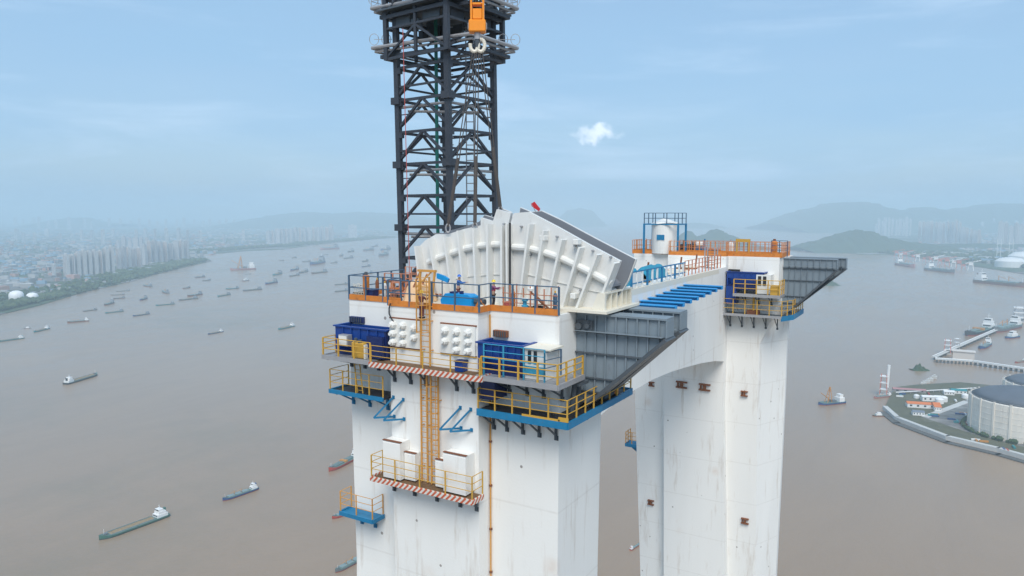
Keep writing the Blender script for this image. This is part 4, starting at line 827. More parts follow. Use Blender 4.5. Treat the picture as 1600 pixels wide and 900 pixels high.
# ------------------------------------------------------------------ blue L-shaped brackets on the rib
for x, y, lab in ((596, 652, 'leftmost'), (611, 656, 'second from left'), (698, 670, 'third from left'), (714, 673, 'rightmost')):
    p = at(x, y, 1, V0 - .1); t = thing('wall_bracket', lab + ' of the four blue L-shaped brackets on the central rib', 'bracket', p)
    MB().bar((p.x, V0 - .9, p.z + .15), (p.x + 1.05, V0 - .05, p.z + 1.55), .075, 4).build('strut', M['teal'], t)
    MB().bar((p.x, V0 - .9, p.z + .15), (p.x + 1.1, V0 - .05, p.z + .2), .075, 4).build('arm', M['teal'], t)
    for dx, dz in ((1.05, 1.55), (1.1, .2)): MB().box(p.x + dx - .1, p.x + dx + .1, V0 - .05, V0 - .002, p.z + dz - .12, p.z + dz + .12).build('base_plate', M['teal'], t)
# ------------------------------------------------------------------ white cabinets over the lowest platform
for u0, u1, z1, d, lab in ((-32.75, -31.25, 334.6, 1.0, 'large white concrete block at the left end of the lowest platform'), (-31.2, -30.3, 333.9, .6, 'small white concrete block beside the large left one'),
                     (-28.6, -27.8, 333.85, .6, 'small white concrete block right of the ladder foot'), (-27.65, -25.9, 334.6, 1.0, 'large white concrete block at the right end of the lowest platform')):
    z0 = 332.02; t = thing('anchor_cabinet', lab, 'concrete block', (u0, V0 - d, z0))
    MB().prism([(V0 - d, z0), (V0 - .004, z0), (V0 - .004, z1), (V0 - d + .08, z1), (V0 - d, z1 - .12)], 'x', u0, u1).build('block', M['white'], t)
    MB().box(u0 - .03, u1 + .03, V0 - d - .02, V0 - d + .2, z1 + .003, z1 + .05).build('top_edge', M['rust'], t)
# ================================================================== DECK OF THE NEAR LEG
t = thing('deck_guard', 'blue and orange guard rail round the top deck of the near leg', 'guard rail', (-29, 40, ZD))
pth = [(-37.75, 46.3), (-37.75, VR), (U1 - .1, VR), (U1 - .1, V0 - .02), (U2 + .1, V0 - .02), (U2 + .1, VR), (-20.5, VR)]
railing(t, pth, ZD - .02, 1.75, M['rblue'], 1.7, .045, (.5, 1.0), toe=M['orange'], toeh=.36)
t = thing('deck_floor', 'pale work floor covering the top of the near leg', 'floor', (-29, 43, ZD))
for i in range(17):
    a = -37.6 + i; MB().box(a, a + .98, 40.1, 46.3, ZD + .005, ZD + .05 + (i % 3) * .004).build('panel', M['cream'], t)
t = thing('deck_guard', 'faded orange guard rail along the rear edge of the near deck', 'guard rail', (-35, 46, ZD)); railing(t, [(-37.6, 46.3), (-33.6, 46.35)], ZD + .06, 1.9, M['pinkr'], .55, .035, (.25, .5, .75, 1.0))
railing(t, [(-37.4, 43.5), (-33.4, 43.6)], ZD + .06, 1.6, M['pinkr'], .8, .035, (.33, .66, 1.0))
t = thing('rebar_fence', 'orange reinforcing bars standing up behind the front guard rail of the right half', 'fence', (-23, 40.5, ZD))
for i in range(9): MB().bar((-24.8 + i*.5, 40.45, ZD + .06), (-24.8 + i*.5, 40.45, ZD + 1.5 + (i % 3)*.12), .045, 5).build('bar', M['pinkr'], t)
for z in (.5, 1.1): MB().bar((-24.9, 40.5, ZD + z), (-20.7, 40.5, ZD + z), .03, 5).build('crossbar', M['pinkr'], t)
t = thing('bollard', 'orange cylindrical bollard near the left corner of the deck', 'bollard', (-36.5, 40.4, ZD)); MB().lathe((-36.5, 40.4, ZD + .06), [(.24, 0), (.24, 1.5), (.26, 1.52), (.26, 1.66), (.16, 1.7)], 14).build('tube', M['orange'], t); MB().lathe((-36.5, 40.4, ZD + 1.3), [(.13, .46), (.13, .66), (.05, .7)], 10).build('cap', M['dgrey'], t)
for u, v, w, m, lab in ((-37.1, 40.5, .95, 'black', 'low black crate at the left corner of the deck'), (-35.95, 40.4, .62, 'navy', 'navy blue crate right of the orange bollard')):
    t = thing('crate', lab, 'crate', (u, v, ZD)); MB().box(u - w/2, u + w/2, v - .3, v + .35, ZD + .06, ZD + .06 + (.35 if m == 'black' else .6)).build('box', M[m], t, bevel=.02); h = ZD + .06 + (.35 if m == 'black' else .6); MB().box(u - w/2 - .03, u + w/2 + .03, v - .33, v + .38, h + .003, h + .06).build('lid', M[m], t)
# cream tarpaulin over machinery: a sagging cover
s = MB(); rnd = random.Random(4); cu, cv = -31.85, 40.8; nx, ny = 14, 10; g = []
for i in range(nx + 1):
    for j in range(ny + 1):
        a, b = i / nx * 2 - 1, j / ny * 2 - 1; hgt = 1.55 * (1 - max(abs(a)**5, abs(b)**6) * .96) * (1 - .25 * a * a) - .3 * (a > .1) * abs(math.sin(b * 5)) + rnd.uniform(-.05, .05)
        s.v.append((cu + a * .85 * (1 + .08*rnd.random()), cv + b * .9, ZD + .07 + max(0, hgt)))
for i in range(nx):
    for j in range(ny): a = i*(ny+1)+j; s.f.append((a, a+1, a+ny+2, a+ny+1)); s.m.append(0)
s.build('tarpaulin_cover', M['tarp'], label='cream tarpaulin draped over machinery left of the ladder top', cat='tarpaulin', smooth=True)
# orange and rusty scaffold heap on the left of the deck
rnd = random.Random(11)
for k in range(6):
    u = -36 + k * .75 + rnd.uniform(-.2, .2); v = rnd.uniform(41.3, 43.2); t = thing('frame_trestle', ('faded orange trestle frame on the left deck, %s' % ['next to the navy crate', 'second behind the navy crate', 'under the rear guard rail', 'in the middle of the row', 'left of the tarpaulin', 'touching the tarpaulin'][k]), 'trestle', (u, v, ZD))
    for a in (-.4, .4):
        for b in (-.25, .25): MB().bar((u + a, v + b, ZD + .06), (u + a*.8, v + b*.5, ZD + 1.1), .045, 5).build('leg', M['pinkr'] if k % 2 else M['orange'], t)
    MB().box(u - .42, u + .42, v - .14, v + .14, ZD + 1.103, ZD + 1.2).build('top_beam', M['pinkr'] if k % 2 else M['rust'], t); MB().bar((u - .4, v - .2, ZD + .5), (u + .4, v - .2, ZD + .7), .035, 5).build('brace', M['rust'], t)
t = thing('pipe_stack', 'stack of rusty steel pipes lying across the left deck', 'pipes', (-33, 42, ZD))
for i in range(7): MB().bar((-35.6 + .1*i, 42.3 + .16*(i % 4), ZD + .2 + .18*(i // 4)), (-32.0 + .15*i, 41.9 + .16*(i % 4), ZD + .25 + .2*(i // 4)), .08, 7).build('pipe', M['rust'] if i % 2 else M['pinkr'], t)
t = thing('low_step', 'low wooden step under the worker in blue', 'step', (-28.75, 41.0, ZD)); MB().box(-29.2, -28.3, 40.7, 41.3, ZD + .07, ZD + .25).build('plank', M['plank'], t)
# orange portal frame at the ladder top
t = thing('portal_frame', 'ochre portal frame at the head of the ladder', 'frame', (-30, 39.3, ZD))
for a in (-30.95, -29.75): MB().bar((a, 39.3, ZD + .06), (a + .15, 39.5, ZD + 2.3), .085, 4).build('leg', M['ladder'], t)
MB().box(-31.0, -29.5, 39.4, 39.6, ZD + 2.3, ZD + 2.45).build('beam', M['ladder'], t); MB().bar((-31.1, 39.35, ZD + 1.2), (-29.9, 39.5, ZD + 2.3), .06, 4).build('brace', M['ladder'], t)
MB().bar((-32.1, 40.2, ZD + .9), (-30.9, 39.6, ZD + 2.3), .06, 4).bar((-31.9, 40.9, ZD + 1.0), (-30.7, 40.1, ZD + 2.1), .06, 4).build('rear_strut', M['pinkr'], t)
# blue hydraulic power pack
t = thing('power_pack', 'bright blue hydraulic power pack behind the centre guard rail', 'machine', (-28, 39.7, ZD))
MB().prism([(-29.0, ZD + .07), (-26.6, ZD + .07), (-26.6, ZD + .8), (-26.9, ZD + .95), (-28.7, ZD + .95), (-29.1, ZD + .5)], 'y', 39.4, 40.3).build('tank', M['fin'], t, bevel=.02)
MB().bar((-26.55, 39.8, ZD + .5), (-25.8, 39.8, ZD + .5), .2, 10).build('motor', M['dgrey'], t); MB().bar((-26.4, 39.6, ZD + .12), (-26.0, 39.6, ZD + .75), .07, 5).bar((-26.1, 39.6, ZD + .7), (-25.7, 39.7, ZD + .2), .05, 5).build('frame', M['orange'], t)
MB().box(-28.4, -28.0, 39.5, 39.9, ZD + .953, ZD + 1.08).box(-27.6, -27.4, 39.5, 39.7, ZD + .953, ZD + 1.15).build('valve', M['navy'], t)
t = thing('blue_tarpaulin', 'small bright blue folded sheet hung above the deck right of the ladder top', 'sheet', (-29, 40.7, ZD + 1.6)); MB().prism([(-30.5, ZD + 1.75), (-29.6, ZD + 1.5), (-29.5, ZD + 1.75), (-29.9, ZD + 1.95), (-30.5, ZD + 2.1)], 'y', 40.9, 41.1).build('sheet', M['fin'], t)
MB().bar((-30.1, 41.0, ZD + .06), (-30.1, 41.0, ZD + 1.6), .04, 5).build('prop', M['rblue'], t)
for u, c, lab in ((-23.1, 'cyan', 'small teal valve pot on the deck right of the red vest worker'),):
    t = thing('valve_pot', lab, 'valve', (u, 40.3, ZD)); MB().lathe((u, 40.3, ZD + .06), [(.22, 0), (.22, .35), (.12, .4), (.12, .6), (.2, .62), (.2, .7)], 12).build('body', M[c], t); MB().bar((u - .25, 40.3, ZD + .85), (u + .25, 40.3, ZD + .85), .04, 6).bar((u, 40.3, ZD + .7), (u, 40.3, ZD + .86), .03, 5).build('handwheel', M['steelw'], t)
t = thing('diagonal_prop', 'rusty diagonal prop with white head leaning behind the right guard rail', 'prop', (-22.9, 40.6, ZD)); a, b = Vector((-22.85, 40.6, ZD + 1.25)), Vector((-21.1, 40.3, ZD + .1))
MB().bar(a, b, .06, 6).bar(a.lerp(b, .3), a.lerp(b, .55), .1, 6).build('shaft', M['rust'], t); MB().lathe((a.x, a.y, a.z), [(.05, 0), (.2, .08), (.22, .22), (.1, .36)], 10).build('head', M['steelw'], t); MB().bar((a.x, a.y, ZD + .06), a, .03, 5).build('stand', M['rblue'], t)
# loose site gear behind the rails
rnd = random.Random(31)
for i, (u, v, m, lab) in enumerate(((-37.2, 42.4, 'rust', 'rusty gas bottle at the rear left corner of the deck'), (-36.7, 42.6, 'navy', 'dark blue gas bottle next to the rusty one'), (-34.9, 40.6, 'steelw', 'white gas bottle behind the left railing'), (-24.2, 40.7, 'orange', 'orange gas bottle behind the right railing'), (-21.3, 41.0, 'rblue', 'grey blue gas bottle near the right end of the railing'))):
    t = thing('gas_bottle', lab, 'gas bottle', (u, v, ZD)); MB().lathe((u, v, ZD + .06), [(.14, 0), (.14, 1.0), (.09, 1.14), (.04, 1.18)], 12).build('cylinder', M[m], t); MB().lathe((u, v, ZD + 1.24), [(.06, 0), (.06, .1), (.03, .14)], 8).build('valve', M['yellow'], t)
for i, (u, v, r, m, lab) in enumerate(((-34.3, 40.7, .42, 'black', 'coil of black cable lying on the left deck'), (-33.7, 40.5, .34, 'rope', 'smaller coil of wire rope beside the black cable'), (-24.9, 41.2, .3, 'redrope', 'coil of red rope at the feet of the red vest worker'), (-22.4, 40.9, .36, 'black', 'coil of black hose near the valve pot'))):
    s = MB(); n = 40; q = [(u + (r + .03*math.sin(j*1.7))*math.cos(j*.55), v + (r + .03*math.sin(j*1.7))*math.sin(j*.55), ZD + .1 + j*.008) for j in range(n)]; s.tube(q, .035, 5); s.build('cable_coil', M[m], label=lab, cat='coil')
for i, (u, v, a, lab) in enumerate(((-35.2, 41.2, .3, 'pile of scaffold planks on the left deck'), (-22.6, 41.4, -.15, 'pile of scaffold planks behind the right railing'))):
    t = thing('plank_pile', lab, 'planks', (u, v, ZD))
    for j in range(6): MB().bar((u - 1.0 + rnd.uniform(-.1, .1), v + .12*(j % 3), ZD + .1 + .07*(j // 3)), (u + 1.0, v + .12*(j % 3) + a, ZD + .1 + .07*(j // 3)), .06, 4).build('plank', M['plank'] if j % 2 else M['cream'], t)
for i, (u, m, lab) in enumerate(((-36.95, 'cream', 'pale sheet of safety netting tied to the left end of the guard rail'), (-33.9, 'pinkr', 'faded orange netting tied to the guard rail left of the step'))):
    s = MB(); n = 10
    for j in range(n + 1):
        for k in range(6): s.v.append((u - .45 + .9*j/n, VR + .12 + .05*math.sin(j*1.9 + k), ZD + .36 + .75*k/5 - .05*math.sin(j*.9)*(k == 5)))
    for j in range(n):
        for k in range(5): c = j*6+k; s.bar(s.v[c], s.v[c+1], .012, 3) if False else None
    g_ = MB()
    for j in range(n + 1):
        for k in range(5): g_.bar(s.v[j*6+k], s.v[j*6+k+1], .014, 3)
    for j in range(n):
        for k in range(6): g_.bar(s.v[j*6+k], s.v[(j+1)*6+k], .014, 3)
    g_.build('safety_net', M[m], label=lab, cat='net')
# black hose hanging over the deck edge
s = MB(); pts = [at(x, y, 1, V0 - .25) for x, y in ((610, 474), (608, 482), (608, 490), (611, 497), (615, 503))]; s.tube(pts, .05, 6); s.build('hose', M['black'], label='black hose hanging over the deck edge above the left anchor panel', cat='hose')
# ================================================================== CABLE SADDLE
def zz(x, y, v): p = at(x, y, 1, v); return (p.x, p.z)
VN, VF = 42.5, 44.9
def saddle(label, near_out, far_out, groove, ribs, arc, flange, base, cuts):
    t = thing('cable_saddle', label, 'cable saddle', (near_out[0][0], 43.5, ZD))
    MB().prism(near_out, 'y', VN + .35, VN + .65).build('side_wall', M['saddle'], t); MB().prism(far_out, 'y', VF - .2, VF).build('side_wall', M['saddle'], t)
    # floor and inner faces of the cable groove
    s = MB(); v0, v1 = VN + .653, VF - .203
    for (a, b) in zip(groove, groove[1:]): s.add([(a[0], v0, a[1]), (b[0], v0, b[1]), (b[0], v1, b[1]), (a[0], v1, a[1]), (a[0], v0, a[1] - .15), (b[0], v0, b[1] - .15), (b[0], v1, b[1] - .15), (a[0], v1, a[1] - .15)], [(0,1,2,3),(4,5,6,7),(0,1,5,4),(3,2,6,7),(0,3,7,4),(1,2,6,5)])
    s.build('cable_groove', M['groove'], t, smooth=False)
    def shrink(poly, k): cx = sum(q[0] for q in poly) / len(poly); cz = sum(q[1] for q in poly) / len(poly); return [(cx + (x - cx)*k, cz + (z - cz)*k) for x, z in poly]
    MB().prism(shrink(far_out, .985), 'y', VF - .27, VF - .204).build('groove_lining', M['groove'], t); MB().prism(shrink(near_out, .985), 'y', VN + .653, VN + .70).build('groove_lining', M['groove'], t)
    # short stiffener plates low between the ribs
    for (a, b, w), (a2, b2, w2) in zip(ribs, ribs[1:]):
        a = Vector(a); b = Vector(b); a2 = Vector(a2); b2 = Vector(b2); u_, u2_ = a.lerp(b, .62), a2.lerp(b2, .62)
        if abs(u_.x - u2_.x) < 2: MB().bar((u_.x, VN + .3, u_.y), (u2_.x, VN + .3, u2_.y), .035, 4).build('cross_stiffener', M['steelw'], t)
    # core web below the groove
    MB().prism(base, 'y', 43.3, 44.35).build('core_web', M['steelw'], t)
    for (a, b, w) in ribs:                                    # radial ribs proud of both walls
        a = Vector(a); b = Vector(b); d = (b - a).normalized(); n = Vector((-d.y, d.x)) * w / 2; mid = a.lerp(b, .55)
        for v0, v1, top, bot in ((VN - .38, VN + .345, a, b), (VF + .003, VF + .4, a, b)):
            c = [top - n, top + n, bot + n, bot - n]; MB().prism([(q.x, q.y) for q in c], 'y', v0, v1).build('rib', M['steelw'], t)
    for a, b in zip(arc, arc[1:]):                           # thick curved flange between the ribs
        a3, b3 = Vector((a[0], VN + .22, a[1])), Vector((b[0], VN + .22, b[1])); MB().bar(a3, b3, .24, 10).build('flange_tube', M['steelw'], t, smooth=False)
    for p in cuts: MB().bar((p[0], VN + .34, p[1]), (p[0], VN + .1, p[1]), .07, 8).build('bolt', M['silver'], t)
    return t
nr = [zz(x, y, VN + .35) for x, y in ((799, 476), (797, 352), (800, 341), (803, 333), (826, 331), (870, 354), (920, 382), (969, 408), (939, 489))]
fr = [zz(x, y, VF) for x, y in ((815, 470), (812, 345), (815, 324), (832, 331), (848, 329), (880, 344), (938, 375), (996, 405), (984, 438), (972, 458), (958, 476), (950, 488))]
gv = [zz(x, y, VN + .65) for x, y in ((800, 360), (830, 366), (870, 382), (905, 402), (935, 424), (956, 445))]
ribsR = [(zz(a, b, VN + .3), zz(c, d, VN + .3), .15) for a, b, c, d in ((834, 350, 818, 476), (856, 360, 838, 478), (884, 374, 860, 480), (912, 386, 884, 482), (939, 397, 905, 486), (966, 410, 936, 488), (799, 350, 800, 474))]
arcR = [zz(x, y, VN + .12) for x, y in ((800, 386), (826, 388), (848, 394), (872, 402), (898, 414), (922, 426), (944, 438), (954, 444))]
cor = [zz(x, y, 43.3) for x, y in ((802, 474), (802, 375), (830, 380), (870, 396), (905, 415), (938, 440), (955, 455), (940, 486))]
bolts = [zz(x, y, VN) for x, y in ((812, 354), (868, 370), (896, 384), (924, 392), (952, 402), (846, 364), (826, 398), (910, 420), (905, 454), (850, 372))]
sR = saddle('white ribbed right half of the cable saddle with open grey groove', nr, fr, gv, ribsR, arcR, None, cor, bolts)
nl = [zz(x, y, VN + .35) for x, y in ((668, 478), (662, 428), (656, 384), (664, 376), (681, 366), (700, 366), (724, 358), (751, 352), (751, 340), (770, 346), (776, 327), (798, 333), (794, 352), (792, 476))]
fl = [zz(x, y, VF) for x, y in ((690, 474), (682, 370), (700, 362), (722, 356), (752, 346), (760, 336), (774, 340), (784, 325), (800, 331), (806, 345), (806, 472))]
gl = [zz(x, y, VN + .65) for x, y in ((672, 392), (700, 378), (735, 368), (765, 362), (796, 360))]
ribsL = [(zz(a, b, VN + .3), zz(c, d, VN + .3), .15) for a, b, c, d in ((657, 384, 668, 474), (678, 372, 696, 476), (702, 370, 716, 476), (723, 360, 734, 476), (747, 356, 752, 476), (769, 350, 770, 476), (791, 352, 791, 476))]
arcL = [zz(x, y, VN + .12) for x, y in ((668, 410), (686, 402), (706, 395), (728, 388), (749, 384), (770, 382), (791, 382))]
cl = [zz(x, y, 43.3) for x, y in ((680, 474), (676, 400), (705, 388), (740, 378), (790, 374), (790, 474))]
bl = [zz(x, y, VN) for x, y in ((673, 380), (716, 364), (762, 356), (785, 350), (712, 392), (762, 386), (700, 408))]
sL = saddle('white ribbed left half of the cable saddle hanging from the crane slings', nl, fl, gl, ribsL, arcL, None, cl, bl)
# lifting lugs on the right half
s = MB()
for x, y in ((850, 372), (902, 378), (898, 462)): u, z = zz(x, y, VN); s.box(u - .18, u + .18, VN - .35, VN + .3, z - .18, z + .18)
s.build('lifting_lug', M['steelw'], sR, bevel=.04)
# saddle grillage under the right end
t = thing('saddle_base', 'cream steel grillage carrying the right end of the cable saddle', 'steel base', (-19, 43, ZD))
MB().box(-22.3, -17.9, 41.3, 46.8, ZD + .06, ZD + .22).build('base_plate', M['cream'], t)
for v in (41.9, 46.2): MB().prism([(-19.2, ZD + .223), (-18.3, ZD + .223), (-18.3, ZD + 1.3), (-18.8, ZD + 1.25)], 'y', v, v + .25).build('side_plate', M['cream'], t)
MB().box(-18.75, -18.66, 42.16, 46.19, ZD + .223, ZD + 1.2).box(-18.75, -18.3, 42.16, 46.19, ZD + 1.203, ZD + 1.3).build('cross_plate', M['cream'], t)
for v in (43.0, 43.9, 44.8, 45.5): MB().box(-18.655, -18.32, v, v + .07, ZD + .223, ZD + 1.2).build('web', M['cream'], t)
# black bar put in as the shade of the gap between the halves
MB().bar((-25.35, 42.2, ZD + .1), (-25.35, 42.2, ZD + 5.6), .07, 8).build('gap_shade_bar', M['black'], label='thin black bar standing in for shade in the gap between the two saddle halves', cat='pole')
a = at(830, 318, 1, 44.7); b = at(842, 330, 1, 44.7)
t = thing('red_flag', 'small red flag on the crest of the right saddle half', 'flag', b); MB().bar(b - Vector((0, 0, .5)), a + Vector((0, 0, .05)), .025, 5).build('pole', M['silver'], t)
MB().prism([(b.x, b.z), (b.x + .1, b.z + .16), (a.x + .25, a.z + .12), (a.x, a.z - .02), (a.x + .05, a.z - .2)], 'y', 44.68, 44.74).build('cloth', M['redflag'], t)
# ================================================================== GREY STEEL BRACKETS
def corbel(label, v, u0, u1, z1, zt, ul, zl, th=.08, rows=(341.9, 340.4, 339.3), up=1.0):
    """web with top box, grid of stiffeners, sloped bottom flange"""
    t = thing('steel_bracket', label, 'steel bracket', (u0, v, zl))
    MB().prism([(u0, z1), (u1, z1), (u1, zt), (ul, zl), (u0, zl)], 'y', v, v + th).build('web', M['grey'], t)
    MB().prism([(u0, z1), (u1, z1), (u1, zt), (ul, zl), (u0, zl)], 'y', v + 1.0, v + 1.0 + th).build('web', M['grey'], t)
    MB().box(u0, u1 + .05, v - .18, v + 1.25, z1 + .003, z1 + .12).build('top_flange', M['grey'], t)
    MB().box(u1 + .003, u1 + .08, v - .15, v + 1.2, zt - .05, z1).build('end_plate', M['grey'], t)
    d = Vector((ul - u1, zl - zt)); ln_ = d.length; d.normalize(); n = Vector((d.y, -d.x)) if Vector((d.y, -d.x)).y < 0 else Vector((-d.y, d.x))
    A = Vector((u1 - .02, zt - .03)) + n * .02; B_ = Vector((ul - .1, zl - .05)) + n * .02
    MB().prism([(A.x, A.y), (B_.x, B_.y), (B_.x + n.x*.22, B_.y + n.y*.22), (A.x + n.x*.22, A.y + n.y*.22)], 'y', v - .35, v + 1.4).build('bottom_flange', M['dgrey'], t)
    def zbot(u): return zl if u <= ul else zl + (zt - zl) * (u - ul) / (u1 - ul)
    n_ = 8
    for i in range(1, n_ + 1):
        u = u0 + (u1 - u0) * i / (n_ + .6); MB().box(u - .035, u + .035, v - .16, v - .003, zbot(u) + .05, z1).build('stiffener', M['grey'], t)
    for z in rows:
        ue = u1 if z > zt else u1 - (zt - z) / (zt - zl) * (u1 - ul); MB().box(u0, ue, v - .2, v - .163, z - .04, z + .04).box(u0, ue, v - .163, v - .003, z - .03, z + .03).build('horizontal_stiffener', M['dgrey'], t)
    MB().box(u0 + .05, u1 - .1, v - .5, v - .205, z1 - .02 - up, z1 - .06 - up + .08).build('ledge', M['grey'], t)
    return t
corbel('front grey steel bracket cantilevered from the side of the near leg', 42.3, UR + .02, -14.45, 343.62, 342.6, -19.6, 337.9, rows=(342.55, 341.2, 339.6, 338.7))
corbel('rear grey steel bracket just behind the front one on the near leg', 45.2, UR + .02, -14.55, 343.7, 342.7, -19.6, 337.9, rows=(342.4, 340.4))
corbel('front grey steel bracket cantilevered from the far leg', 111.2, -20.7, -13.6, 343.55, 342.3, -19.4, 336.4, rows=(342.2, 340.5, 338.2, 337.2))
corbel('rear grey steel bracket behind the front one on the far leg', 114.0, -20.28, -12.8, 343.6, 342.3, -19.4, 336.4, rows=(342.2, 340.5, 338.2))
# pipes and machinery behind the near bracket foot
t = thing('jack_assembly', 'dark hydraulic jack assembly at the foot of the near grey bracket', 'machine', (-19.6, 42, 337.7))
for v in (40.6, 41.3, 46.0): MB().bar((-19.9, v, 337.7), (-19.7, v, 339.4), .16, 10).build('jack', M['dgrey'], t)
MB().box(-20.3, -19.2, 40.3, 41.6, 339.4, 339.6).box(-20.2, -19.3, 44.3, 46.8, 337.7, 338.1).build('base_beam', M['dgrey'], t); MB().bar((-19.5, 41.6, 337.75), (-19.3, 44.4, 338.4), .12, 8).bar((-20.0, 42.0, 337.75), (-19.6, 45, 338.9), .09, 8).build('hydraulic_pipe', M['black'], t)
MB().bar((-19.3, 46.2, 337.7), (-19.3, 46.2, 338.6), .2, 10).build('pressure_bottle', M['orange'], t)
# small cluster hanging on the bracket's upper left corner
t = thing('shackle_block', 'grey pulley block on the upper left corner of the near grey bracket', 'pulley', (-20.1, 41.9, 342.9)); MB().bar((-20.1, 41.85, 342.9), (-20.1, 42.05, 342.9), .22, 12).bar((-19.5, 41.85, 342.95), (-19.5, 42.05, 342.95), .16, 12).build('wheel', M['dgrey'], t); MB().box(-20.3, -19.2, 42.06, 42.1, 342.5, 343.3).build('cheek_plate', M['dgrey'], t)
# ================================================================== BLUE CANTILEVER BEAMS on the cross beam
for i in range(8):
    v = 71.2 + i * 2.45; z = 340.35 + .08 * i; n = ['nearest', 'second', 'third', 'fourth', 'fifth', 'sixth', 'seventh', 'farthest'][i]
    t = thing('blue_beam', n + ' of the bright blue beams sticking out from the cross beam, counted from the near leg', 'steel beam', (-28, v, z)); u1 = -23.4
    MB().box(-28.0, u1, v - .55, v + .55, z + .40, z + .45).build('top_flange', M['fin'], t); MB().box(-28.0, u1, v - .22, v + .22, z + .05, z + .09).build('bottom_flange', M['fin'], t); MB().box(-28.0, u1 - .01, v - .04, v + .04, z + .093, z + .397).build('web', M['fin'], t)
    MB().box(u1, u1 + .06, v - .3, v + .3, z + .05, z + .45).build('end_plate', M['fin'], t)
# ================================================================== FAR END OF THE DECK
t = thing('deck_guard', 'orange guard rail round the top deck of the far leg', 'guard rail', (-31, 112, ZD))
railing(t, [(-20.7, FO), (-20.7, FR_ + .1), (-28.2, FR_ + .1), (-28.2, FI + .1), (-36.8, FI + .1), (-36.8, FR_ + .1), (-43.2, FR_ + .1), (-43.2, FO)], ZD, 2.1, M['orange'], .75, .035, (.3, .6, 1.0), toe=M['orange'], toeh=.55)
railing(t, [(-20.4, 112.0), (-22.6, 111.8)], ZD, 2.3, M['rblue'], 1.0, .05)
t = thing('deck_guard', 'second inner row of faded orange rails on the far deck', 'guard rail', (-26, 113, ZD)); railing(t, [(-42.5, 113.8), (-21.5, 113.6)], ZD + .05, 2.0, M['pinkr'], .62, .035, (.2, .4, .6, .8, 1.0), toe=M['orange'], toeh=.5)
t = thing('deck_floor', 'orange brown work floor on the far leg', 'floor', (-31, 112, ZD))
for i in range(22): a = -43 + i; MB().box(a, a + .98, 109.6, 115.3, ZD + .005, ZD + .06 + (i % 3)*.004).build('panel', M['plank'] if i % 3 else M['rust'], t)
# round white tank in a blue frame
p = at(1035, 396, 2, ZD + .1); u, v = p.x, p.y + 1.0; t = thing('water_tank', 'round white tank inside a blue steel frame on the far deck', 'tank', (u, v, ZD))
MB().lathe((u, v, ZD + .1), [(2.0, 0), (2.0, 4.6), (1.8, 4.8), (.3, 5.3)], 28).build('shell', M['steelw'], t); MB().box(u - .6, u + .6, v - 2.05, v - 1.95, ZD + 2.2, ZD + 3.0).build('blue_sign', M['teal'], t)
rnd = random.Random(2); s = MB(); n = 18
for i in range(n): a = 2*math.pi*i/n; s.v.append((u + 2.15*math.cos(a), v + 2.15*math.sin(a), ZD + 4.7 + rnd.uniform(-.15, .1)))
s.v.append((u - .3, v, ZD + 5.5)); s.f += [(i, (i+1) % n, n) for i in range(n)]; s.m += [0]*n; s.build('cover_sheet', M['steelw'], t)
for a in (-2.7, 2.7):
    for b in (-1.9, 1.9): MB().box(u + a - .13, u + a + .13, v + b - .13, v + b + .13, ZD + .06, ZD + 4.7).build('frame_post', M['teal'], t)
    MB().box(u + a - .1, u + a + .1, v - 1.77, v + 1.77, ZD + 4.5, ZD + 4.69).build('frame_beam', M['teal'], t)
for b in (-1.9, 1.9): MB().box(u - 2.56, u + 2.56, v + b - .1, v + b + .1, ZD + 4.5, ZD + 4.68).build('frame_beam', M['teal'], t)
q = [(u - 2.7, v - 1.9), (u + 2.7, v - 1.9), (u + 2.7, v + 1.9), (u - 2.7, v + 1.9), (u - 2.7, v - 1.9)]; railing(t, q, ZD + 4.71, 1.6, M['rblue'], 1.7, .05, (.5, 1.0))
def far_thing(name, label, cat, x, y, dv=1.0):
    p = at(x, y, 2, ZD + .1); return thing(name, label, cat, (p.x, p.y + dv, ZD + .07)), p.x, p.y + dv, ZD + .07
t, u, v, z = far_thing('generator', 'black generator behind the rails of the far deck', 'machine', 1073, 394); MB().box(u - 1.3, u + 1.3, v - .7, v + .7, z, z + 1.3).build('case', M['black'], t, bevel=.15); MB().bar((u - .7, v, z + 1.3), (u - .7, v, z + 1.9), .3, 10).bar((u + .6, v, z + 1.3), (u + .6, v, z + 1.7), .2, 8).build('exhaust', M['dgrey'], t)
t, u, v, z = far_thing('winch', 'teal winch with a pale drum on the far deck', 'winch', 1091, 395); MB().box(u - .9, u + .9, v - .6, v + .6, z, z + .9).build('frame', M['teal'], t, bevel=.08); MB().bar((u - .5, v, z + 1.3), (u + .5, v, z + 1.3), .5, 12).build('drum', M['steelw'], t); MB().box(u + .6, u + .8, v - .1, v + .1, z + .9, z + 2.2).build('mast', M['teal'], t)
t, u, v, z = far_thing('portal_frame', 'yellow orange portal frame on the far deck', 'frame', 1158, 398)
for a in (-.9, .9): MB().box(u + a - .12, u + a + .12, v - .1, v + .1, z, z + 2.2).build('leg', M['yellow'], t)
MB().box(u - 1.05, u + 1.05, v - .14, v + .14, z + 1.9, z + 2.35).build('beam', M['yellow'], t)
t, u, v, z = far_thing('gas_bottle', 'white pressure bottle standing left of the yellow portal frame', 'bottle', 1139, 396); MB().lathe((u, v, z), [(.45, 0), (.45, 1.4), (.25, 1.7), (.12, 1.75), (.12, 2.0)], 14).build('body', M['steelw'], t, smooth=False); MB().bar((u, v, z + 2.0), (u, v, z + 2.15), .18, 8).build('valve', M['silver'], t)
t, u, v, z = far_thing('rust_pile', 'heap of rusty beams between the winch and the white bottle', 'steel pile', 1113, 394)
